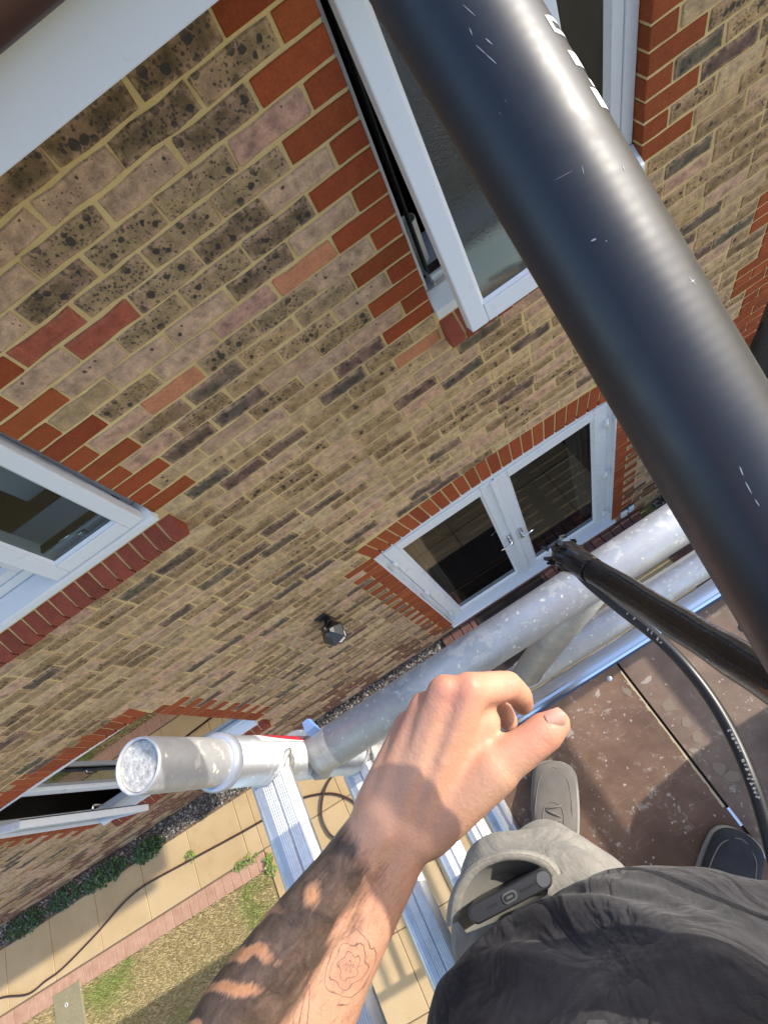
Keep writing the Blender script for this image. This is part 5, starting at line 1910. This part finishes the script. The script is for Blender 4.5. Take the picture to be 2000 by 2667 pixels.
for (u0, v0, u1_, v1_, t_) in ((1378, 1878, 1425, 1950, 0.332), (1384, 1874, 1432, 1945, 0.332), (1372, 1884, 1418, 1954, 0.332), (1318, 1770, 1330, 1800, 0.350), (1326, 1768, 1338, 1798, 0.350)):
    groove(P(u0, v0, t_), P(u1_, v1_, t_), 0.0011, -0.0007)                # joint creases
me.vertices.foreach_set('co', (co + no * disp[:, None]).ravel())
wr = np.array(WR); e_ = np.array(P(625, 2770, 0.340))
d = e_ - wr; L = np.linalg.norm(d); d /= L
s_ = (co - wr) @ d
rel = co - wr - s_[:, None]*d
away = np.array(CAM) - wr; away -= d * (away @ d); away /= np.linalg.norm(away)   # towards the front of the arm
sidev = np.cross(d, away)
if (np.array(P(900, 2100, 0.35)) - wr) @ sidev > 0: sidev = -sidev
ang = np.arctan2(rel @ sidev, rel @ away)          # 0 facing up, negative to the outer side
rad = np.linalg.norm(rel, axis=1)
uu = ang / (2*math.pi) + 0.5
vv = np.where((rad < 0.075) & (s_ > -0.03) & (s_ < 0.5), s_, -1.0)
for a_, dat in (('arm_u', uu), ('arm_v', vv)):
    me.attributes.new(a_, 'FLOAT', 'POINT').data.foreach_set('value', dat.astype(np.float32))
def vnoise(x, y, seed):
    xi = np.floor(x).astype(int); yi = np.floor(y).astype(int); fx = x - xi; fy = y - yi
    fx = fx*fx*(3-2*fx); fy = fy*fy*(3-2*fy)
    def h(i, j):
        n_ = (i*374761393 + j*668265263 + seed*974634777) & 0x7fffffff
        n_ = ((n_ ^ (n_ >> 13)) * 1274126177) & 0x7fffffff
        return ((n_ ^ (n_ >> 16)) & 0xffff) / 65535.0
    return (h(xi, yi)*(1-fx) + h(xi+1, yi)*fx)*(1-fy) + (h(xi, yi+1)*(1-fx) + h(xi+1, yi+1)*fx)*fy
def fbm(x, y, seed):
    return 0.55*vnoise(x, y, seed) + 0.28*vnoise(2*x, 2*y, seed+1) + 0.17*vnoise(4*x, 4*y, seed+2)
xa = uu*0.24; ya = vv
sst = lambda a_, b_, x: np.clip((x-a_)/(b_-a_), 0, 1)
big = fbm(xa*26, ya*20, 3)
edge = 0.600 + (big-0.5)*0.20 - np.clip(ya - 0.02, 0, 0.05)*1.2 + np.clip(ya - 0.10, 0, 0.2)*0.5
ink_v = sst(-0.05, 0.05, edge-uu) * sst(0.000, 0.020, ya + (big-0.5)*0.03)
# curved bands of bare skin through the black
wob = fbm(xa*18, ya*18, 9)
band = np.abs(((np.hypot(xa-0.155, (ya-0.24)*0.85) + (wob-0.5)*0.035) / 0.021) % 1.0 - 0.5)
gap_v = (1 - sst(0.10, 0.20, band)) * sst(0.30, 0.44, fbm(xa*17+3, ya*13+5, 21)) * sst(0.065, 0.10, ya)*sst(0.02, 0.07, 0.50 - uu)
gap_v = np.maximum(gap_v, np.exp(-(((xa-0.092)/0.010)**2 + ((ya-0.052)/0.006)**2)))
lite = sst(0.55, 0.70, fbm(xa*34+7, ya*26+2, 31))*0.22
ink_v = ink_v*(1-lite)*(1-0.9*gap_v)
ink_v[vv < -0.02] = 0; gap_v = gap_v*sst(-0.02, 0.04, edge-uu); gap_v[vv < 0] = 0
for a_, dat in (('ink', ink_v), ('gap', gap_v)):
    me.attributes.new(a_, 'FLOAT', 'POINT').data.foreach_set('value', dat.astype(np.float32))
fl = np.zeros(nv)
for (u0, v0, t_, w) in ((1225, 1790, 0.345, 0.014), (1160, 1795, 0.35, 0.014), (1108, 1832, 0.36, 0.014), (1060, 1880, 0.37, 0.014), (1325, 1780, 0.355, 0.010), (1362, 1836, 0.38, 0.012), (1440, 1888, 0.34, 0.014), (1395, 1925, 0.34, 0.012), (1320, 1880, 0.40, 0.012)):
    fl += np.exp(-(np.linalg.norm(co - np.array(P(u0, v0, t_)), axis=1)/w)**2)
at = me.attributes.new('flush', 'FLOAT', 'POINT')
at.data.foreach_set('value', np.clip(fl, 0, 1))

# thumb nail
def nail(u, v, t, du, dv, size, width):
    c = P(u, v, t); tip = P(u + du, v + dv, t)
    d = (tip - c).normalized()
    nrm = (Vector(CAM) - c); nrm = (nrm - d*nrm.dot(d)).normalized()
    # tilt towards the side the nail shows on
    sd_ = d.cross(nrm)
    mb = MB()
    K = 9
    rows = []
    for i in range(K):
        s1 = i/(K-1)
        row = []
        for j in range(K):
            w1 = (j/(K-1) - 0.5) * 2
            hw_ = width * (0.82 + 0.18*math.sin(min(1, s1*1.6)*math.pi/2)) * (1.0 if s1 < 0.8 else math.sqrt(max(0.05, 1 - ((s1-0.8)/0.2)**2*0.75)))
            row.append(c + d*(size*(s1 - 0.5)) + sd_*(hw_*w1) + nrm*(0.0012 - 0.0034*w1*w1 - 0.0018*(s1-0.4)**2))
        rows.append(row)
    mb.add([q for r_ in rows for q in r_], [(i*K+j, i*K+j+1, (i+1)*K+j+1, (i+1)*K+j) for i in range(K-1) for j in range(K-1)], 0, True)
    return mb
q3 = (co - CAM) @ CR.T
pu_, pv_ = FPX*q3[:, 0]/q3[:, 2] + 1000, FPX*q3[:, 1]/q3[:, 2] + 1333.5
def skin_depth(u, v, r_=9):
    k_ = (np.hypot(pu_ - u, pv_ - v) < r_) & (q3[:, 2] > 0.1)
    return float(q3[k_, 2].min()) if k_.any() else 0.34
dA, dB = skin_depth(1436, 1876), skin_depth(1458, 1866)
def nail_at(u, v, t): return P(u, v, t)
nm = nail(1448, 1870, min(dA, dB) + 0.0004, 22, -10, 0.0120, 0.0056)
nm.build('thumb_nail', M['nail'], person)

# arm hair, lying along the forearm
mb = MB()
idx = np.where((vv > 0.005) & (vv < 0.30) & (rad < 0.06))[0]
rngh = np.random.default_rng(3)
for i in rngh.choice(idx, 1700):
    c = Vector(co[i]); n_ = Vector(no[i])
    dd = Vector(d) if not isinstance(d, Vector) else d
    t_ = (-Vector(np.array(d)) if False else Vector(tuple(-(e_ - wr)/np.linalg.norm(e_ - wr))))
    t_ = (t_ + Vector((uni(-.6, .6), uni(-.6, .6), uni(-.6, .6)))).normalized()
    t_ = (t_ - n_*t_.dot(n_)).normalized()
    ln = uni(0.004, 0.010)
    w_ = n_.cross(t_) * 0.00006
    a = c; b = c + t_*ln*0.5 + n_*ln*0.10; e2_ = c + t_*ln + n_*ln*0.06
    mb.add([a - w_, a + w_, b + w_*0.8, b - w_*0.8, e2_], [(0, 1, 2, 3), (3, 2, 4)])
stuff(mb.build('arm_hair', M['hair'], person))

# scalp hair
mb = MB()
rings = []
for i in range(9):
    t = i/8*math.pi*0.56
    r_ = 0.094*math.sin(t + 0.02); z = 0.69 + 0.098*math.cos(t)
    rings.append([B(r_*0.88*math.cos(q_), -0.028 + r_*1.08*math.sin(q_) - 0.012*i/8, z) for q_ in np.linspace(0, 2*math.pi, 28, endpoint=False)])
mb.loft(rings)
mb.build('hair', M['scalp_hair'], person)
for s_ in (1, -1):
    mb = MB()
    c = B(0.030*s_, 0.070, 0.655)
    mb.loft([[c + LF*(0.011*math.sin(a_)*math.cos(q_)) + FW*(0.011*math.cos(a_)) + Vector((0, 0, 0.011*math.sin(a_)*math.sin(q_))) for q_ in np.linspace(0, 2*math.pi, 12, endpoint=False)] for a_ in np.linspace(0.05, math.pi - 0.05, 8)])
    mb.build('eye', M['white_label'], person)

# --- shirt: loft of ovals with folds, hem open at the bottom
def fold_noise(x, z):
    return (math.sin(x*5.0 + z*13.0) * 0.5 + math.sin(x*9.0 - z*21.0 + 1.3) * 0.3 + math.sin(x*15 + z*9 + 0.4) * 0.2)
mb = MB()
NS = 120
levels = [(0.026, 0.222, 0.152), (0.033, 0.222, 0.152), (0.044, 0.223, 0.154), (0.054, 0.222, 0.153), (0.057, 0.224, 0.155), (0.075, 0.223, 0.153), (0.09, 0.222, 0.1515), (0.105, 0.221, 0.150), (0.12, 0.2195, 0.1485), (0.135, 0.2175, 0.1465), (0.15, 0.215, 0.1445), (0.165, 0.213, 0.1425), (0.18, 0.211, 0.140), (0.20, 0.209, 0.137), (0.25, 0.206, 0.131), (0.30, 0.207, 0.128), (0.35, 0.209, 0.124), (0.40, 0.208, 0.112), (0.43, 0.190, 0.098), (0.455, 0.155, 0.086), (0.47, 0.110, 0.080), (0.478, 0.085, 0.076)]
ph_c = (P(1428, 2283, 0.434) + P(1226, 2388, 0.434))/2 - CT
ph_a = math.atan2(ph_c.dot(FW)/0.15, (ph_c.dot(LF) + 0.046)/0.21)
outer = []
for z, a, b in levels:
    row = []
    for i in range(NS):
        q_ = 2*math.pi*i/NS
        # long slanting drapes across the belly plus small creases
        ph_ = q_*5.5 - z*30.0
        fold = (max(0.0, math.sin(ph_))**2.6 - 0.30)*0.095 + (max(0.0, math.sin(ph_*1.7 + 1.1 + z*11))**3)*0.055
        k = 1 + (fold*min(1.0, max(0.15, (z-0.03)/0.05)) + 0.012*fold_noise(q_*2, z*1.6))*(1.0 if z < 0.38 else 0.3)
        dent = math.exp(-(((q_ - ph_a + math.pi) % (2*math.pi) - math.pi)/0.30)**2) * max(0.0, 1 - max(0.0, z - 0.03)/0.10)
        k *= 1 - 0.10*dent
        if math.cos(q_) < -0.1: k *= 1 + 0.14*(math.cos(q_) + 0.1)*max(0.0, 1 - z/0.2)
        dz = 0.010*math.sin(q_*2 + 0.6) + 0.006*math.sin(q_*5) if z < 0.085 else 0
        kx = 0.94 - 0.14*min(1.0, max(0.0, (z - 0.05)/0.10))
        row.append(B(a*k*math.cos(q_)*kx - 0.046, b*k*math.sin(q_) - 0.012*(z > 0.3), z + dz + 0.032*math.cos(q_)*max(0.0, 1 - max(0, z-0.02)/0.14)))
    outer.append(row)
innr = []
for row, (z, a, b) in zip(outer[:4], levels[:4]):
    c = B(0, 0, z)
    innr.append([c + (v - c)*0.985 + Vector((0, 0, 0.0)) for v in row])
mb.loft(list(reversed(innr)) + outer, caps=False)
# sleeves
for s_, sh, el2 in ((1, SHL, elb), (-1, SHR, ELR)):
    dd = (el2 - sh)
    rings = []
    a_ = dd.normalized().orthogonal().normalized(); b_ = dd.normalized().cross(a_)
    for t, r_ in ((-0.12, 0.060), (0.0, 0.080), (0.2, 0.078), (0.45, 0.074), (0.62, 0.074), (0.62, 0.070), (0.4, 0.068)):
        rings.append([sh + dd*t + (a_*math.cos(q_) + b_*math.sin(q_))*r_*(1 + 0.05*math.sin(3*q_ + 8*t)) for q_ in np.linspace(0, 2*math.pi, 36, endpoint=False)])
    mb.loft(rings, caps=False)
shirt = mb.build('shirt', M['shirt'], person)
sub_surf_mesh(shirt, [('SUBSURF', dict(levels=1, render_levels=1))])
shirt.data.polygons.foreach_set('use_smooth', [True]*len(shirt.data.polygons))

# --- trousers
LH, LK, LA = B(0.055, 0.0, -0.03), Vector((-0.606, -1.664, -0.42)), Vector((-0.655, -1.682, -0.86))
RH, RK, RA = B(-0.12, -0.01, -0.02), Vector((-0.435, -1.835, -0.44)), Vector((-0.440, -1.890, -0.86))
tc = []
tc.append((B(0.02, 0, 0.0), 0.105, B(-0.10, 0, 0.0), 0.105))
tc.append((B(0.045, 0, -0.08), 0.112, B(-0.10, 0, -0.08), 0.110))
THP = Vector((-0.578, -1.648, -0.14))
tc.append((LH, 0.104, THP, 0.102))
tc.append((THP, 0.102, LK, 0.080))
tc.append((LK, 0.080, LA + Vector((0, 0, 0.12)), 0.074))
tc.append((LA + Vector((0, 0, 0.12)), 0.074, LA, 0.072))
tc.append((RH, 0.108, RK, 0.092))
tc.append((RK, 0.092, RA + Vector((0, 0, 0.12)), 0.082))
tc.append((RA + Vector((0, 0, 0.12)), 0.082, RA, 0.080))
tr_ = remesh('trousers', tc, 0.007, M['trouser'], person, smooth=10, fac=0.5, seg=24)
me = tr_.data
nrm_ = [v.normal.copy() for v in me.vertices]
for v, vn_ in zip(me.vertices, nrm_):
    z = v.co.z; q_ = math.atan2(v.co.y + 1.7, v.co.x + 0.55)
    w_ = 0.006*math.sin(z*38 + q_*3.0) + 0.004*math.sin(z*71 - q_*5) + 0.0035*math.sin(z*23 + q_*9)
    k = 1.0 if z < -0.02 else 0.3
    v.co += vn_ * w_ * k * (1.6 if z < -0.6 else 0.9)

# cut the mouth of the pocket out of the cloth
HOLE = [P(1208, 2405, 0.45), P(1214, 2340, 0.45), P(1246, 2284, 0.45), P(1302, 2254, 0.45), P(1362, 2250, 0.45), P(1406, 2264, 0.45), P(1438, 2296, 0.45), P(1330, 2355, 0.45), P(1238, 2398, 0.45)]
hx = [proj(q_)[:2] for q_ in HOLE]
def inside(x, y):
    c = False
    for i in range(len(hx)):
        (xa_, ya_), (xb_, yb_) = hx[i], hx[i-1]
        if (ya_ > y) != (yb_ > y) and x < (xb_-xa_)*(y-ya_)/(yb_-ya_) + xa_: c = not c
    return c
bm = bmesh.new(); bm.from_mesh(me)
kill = []
for f in bm.faces:
    c = f.calc_center_median()
    if c.z > -0.12:
        q_ = proj(c)
        if q_ and q_[2] < 0.56 and inside(q_[0], q_[1]): kill.append(f)
bmesh.ops.delete(bm, geom=kill, context='FACES')
bm.to_mesh(me); bm.free()

# pocket mouth: a stitched rim that gapes round the phone, the lining showing inside
rim = smooth_path([P(1192, 2400, 0.452), P(1205, 2330, 0.452), P(1242, 2272, 0.452), P(1300, 2243, 0.452), P(1360, 2240, 0.452), P(1408, 2256, 0.454), P(1432, 2285, 0.456)], 8)
cen = P(1320, 2320, 0.463)
mb = MB()
n = len(rim)
outr = []
for i, q_ in enumerate(rim):
    out_d = (q_ - cen); out_d = out_d.normalized()
    tow = (Vector(CAM) - q_).normalized()
    outr.append([q_ + out_d*0.012 - tow*0.014, q_ + out_d*0.0085 - tow*0.003, q_ + out_d*0.0045 + tow*0.0004, q_ + tow*0.0006, q_ - out_d*0.0012 - tow*0.0006, q_ - out_d*0.0012 - tow*0.018, q_ - tow*0.02])
mb.loft(outr, caps=False)
mb.build('pocket_rim', M['hem'], person)
mb = MB()
st = []
for i in range(0, n - 1):
    for f_ in (0.0, 0.5):
        q_ = rim[i].lerp(rim[i+1], f_); dd = (rim[i+1] - rim[i]).normalized()
        out_d = (q_ - cen).normalized(); tow = (Vector(CAM) - q_).normalized()
        c = q_ + out_d*0.0062 + tow*0.0030
        mb.add([c - dd*0.0008 - out_d*0.0002, c + dd*0.0008 - out_d*0.0002, c + dd*0.0008 + out_d*0.0002 + tow*0.0003, c - dd*0.0008 + out_d*0.0002 + tow*0.0003], [(0, 1, 2, 3)])
stuff(mb.build('pocket_stitching', M['sole'], person))
mb = MB()
fan = [q_ - (Vector(CAM) - q_).normalized()*0.005 for q_ in rim] + [P(1425, 2330, 0.452), P(1330, 2385, 0.452), P(1215, 2430, 0.452)]
deep = [cen + (q_ - cen)*0.55 - (Vector(CAM) - q_).normalized()*0.028 for q_ in fan]
mb.loft([fan, deep], caps=False)
mb.f.append(tuple(range(len(fan), 2*len(fan)))); mb.m.append(0); mb.s.append(False)
mb.build('pocket_lining', M['lining_cloth'], person)

# phone in the pocket
pw = (P(1428, 2283, 0.434) - P(1226, 2388, 0.434)).normalized()
pc_ = (P(1428, 2283, 0.434) + P(1226, 2388, 0.434)) / 2
dn = (pc_ - Vector(CAM)).normalized()
dn = (dn*0.6 + Vector((0, 0, -1))*0.8); dn = (dn - pw*dn.dot(pw)).normalized()
pn = pw.cross(dn)
ph = thing('phone', pc_, 'black cased phone sticking out of the left trouser pocket, its charging port upwards', 'phone')
def phone_pt(w, n_, d_): return pc_ + pw*w + pn*n_ + dn*d_
def rrect(hw_, hn, r_, d_, k=6):
    out = []
    for cx_, cy_, a0 in ((hw_-r_, hn-r_, 0), (-hw_+r_, hn-r_, 90), (-hw_+r_, -hn+r_, 180), (hw_-r_, -hn+r_, 270)):
        for i in range(k + 1):
            a_ = R(a0 + 90*i/k)
            out.append(phone_pt(cx_ + r_*math.cos(a_), cy_ + r_*math.sin(a_), d_))
    return out
mb = MB()
mb.loft([rrect(0.0345, 0.0055, 0.0045, -0.0005), rrect(0.0365, 0.0066, 0.006, 0.0008), rrect(0.0375, 0.0072, 0.0066, 0.004), rrect(0.0378, 0.0073, 0.0066, 0.15)])
mb.build('case', M['phone'], ph)
mb = MB()
mb.loft([rrect(0.0063, 0.0036, 0.0034, -0.0018), rrect(0.0063, 0.0036, 0.0034, 0.001)])
port = mb.build('port_surround', M['phone_grey'], ph)
mb = MB()
mb.loft([rrect(0.0050, 0.0023, 0.0022, -0.0024), rrect(0.0050, 0.0023, 0.0022, 0.001)])
port2 = mb.build('port', M['gasket'], ph)
mb = MB()
mb.loft([[v + Vector((0, 0, 0)) for v in rrect(0.0028, 0.0008, 0.0007, -0.0030)], rrect(0.0028, 0.0008, 0.0007, 0.001)])
mb.build('port_tongue', M['phone_grey'], ph)
mb = MB()
def slot(w0, w1, hn=0.0012):
    c = (w0 + w1)/2
    pts_ = [v + pw*c for v in rrect((w1 - w0)/2, hn, min(hn, (w1-w0)/2)*0.95, -0.0009)]
    pts2 = [v + pw*c for v in rrect((w1 - w0)/2, hn, min(hn, (w1-w0)/2)*0.95, 0.001)]
    mb.loft([pts_, pts2])
for i in range(5): slot(0.0095 + i*0.0026, 0.0113 + i*0.0026)
for i in range(4): slot(-0.0205 + i*0.0026, -0.0187 + i*0.0026)
slot(0.0232, 0.0250, 0.0016)
stuff(mb.build('speaker_holes', M['gasket'], ph))
mb = MB()
c_off = pw*0.0305
mb.loft([[v + c_off for v in rrect(0.0052, 0.0052, 0.0050, -0.0012)], [v + c_off for v in rrect(0.0058, 0.0056, 0.0054, 0.001)]])
mb.build('corner_bumper', M['phone_grey'], ph)

# --- shoes
def shoe(heel, toe, mats, nm):
    heel = Vector(heel); toe = Vector(toe)
    L = (toe - heel).length
    d = (toe - heel).normalized(); s_ = Vector((-d.y, d.x, 0))
    sh = bpy.data.objects.new('shoe', None); COL.objects.link(sh); sh.location = heel
    sh.parent = person; sh.matrix_parent_inverse = Matrix.Translation(person.location).inverted()
    sh['label'] = nm
    def hw_(t):     # half width along the foot
        return 0.030 + 0.023*math.sin(min(1, t*1.05)*math.pi*0.72)**1.2 if t < 0.86 else (0.030 + 0.023*math.sin(0.86*1.05*math.pi*0.72)**1.2) * math.sqrt(max(0.0, 1 - ((t-0.86)/0.14)**2))
    def ht(t):
        pts_ = ((0, 0.088), (0.2, 0.092), (0.38, 0.094), (0.52, 0.082), (0.66, 0.060), (0.8, 0.048), (0.92, 0.041), (1.0, 0.022))
        for (a, ha), (b, hb) in zip(pts_[:-1], pts_[1:]):
            if t <= b:
                k = (t - a)/(b - a); k = k*k*(3-2*k)*0.4 + k*0.6
                return ha + (hb - ha)*k
        return 0.02
    ts = list(np.linspace(0, 0.86, 16)) + [0.90, 0.93, 0.955, 0.975, 0.99, 0.998]
    def ring(t, z0, h, k, grow=0.0):
        row = []
        w_ = hw_(t) + grow
        x0 = 0.0
        for i in range(28):
            a_ = 2*math.pi*i/28
            cx_, cz = math.cos(a_), math.sin(a_)
            ex = abs(cx_)**(2/k)*(1 if cx_ > 0 else -1); ez = abs(cz)**(2/k)*(1 if cz > 0 else -1)
            off = 0.004*math.sin(t*3.0)
            row.append(heel + d*(t*L) + s_*(w_*ex + off) + Vector((0, 0, DECK + z0 + h/2 + h/2*ez)))
        return row
    mb = MB()
    mb.loft([ring(t, 0.020, ht(t) - 0.014, 2.6) for t in ts])
    up = mb.build('upper', mats[0], sh)
    mb = MB()
    mb.loft([ring(t, 0.001, 0.026 - 0.004*t, 5.0, 0.004 if t < 0.95 else 0.006) for t in ts])
    mb.build('sole', mats[1], sh)
    def top(t, side):      # point on the upper's top surface
        w_ = hw_(t); h = ht(t) - 0.014
        ez = max(0.0, 1 - abs(side)**2.6)**(1/2.6)
        return heel + d*(t*L) + s_*(w_*side + 0.004*math.sin(t*3.0)) + Vector((0, 0, DECK + 0.020 + h/2 + h/2*ez))
    mb = MB()
    mb.tube(smooth_path([top(0.42, -0.86) + Vector((0, 0, 0.0008)), top(0.60, -0.80), top(0.75, -0.74), top(0.87, -0.60), top(0.945, 0.0) + d*0.001, top(0.87, 0.60), top(0.75, 0.74), top(0.60, 0.80), top(0.42, 0.86)], 6), 0.0012, 6)
    mb.build('toe_seam', mats[2], sh)
    mb = MB()
    loop = [(0.40, -0.50), (0.52, -0.46), (0.63, -0.40), (0.675, -0.2), (0.685, 0), (0.675, 0.2), (0.63, 0.40), (0.52, 0.46), (0.40, 0.50)]
    mb.tube(smooth_path([top(t, q_) + Vector((0, 0, 0.0006)) for t, q_ in loop], 5), 0.0013, 6)
    mb.build('tongue_seam', mats[2], sh)
    for i, t in enumerate((0.42, 0.475, 0.53, 0.585, 0.63)):
        mb = MB()
        a_, b_ = (-1, 1) if i % 2 else (1, -1)
        mb.tube(smooth_path([top(t, 0.34*a_) + Vector((0, 0, -0.001)), top(t + 0.012, 0.15*a_) + Vector((0, 0, 0.004)), top(t + 0.026, 0.15*b_) + Vector((0, 0, 0.004)), top(t + 0.036, 0.34*b_) + Vector((0, 0, -0.001))], 4), 0.0022, 7)
        mb.build('lace', M['lace'], sh)
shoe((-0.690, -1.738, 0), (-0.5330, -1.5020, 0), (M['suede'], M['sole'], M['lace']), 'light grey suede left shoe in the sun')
shoe((-0.508, -1.965, 0), (-0.2680, -1.8050, 0), (M['suede_shaded'], M['sole'], M['lace']), 'grey suede right shoe with shade painted into its colour')
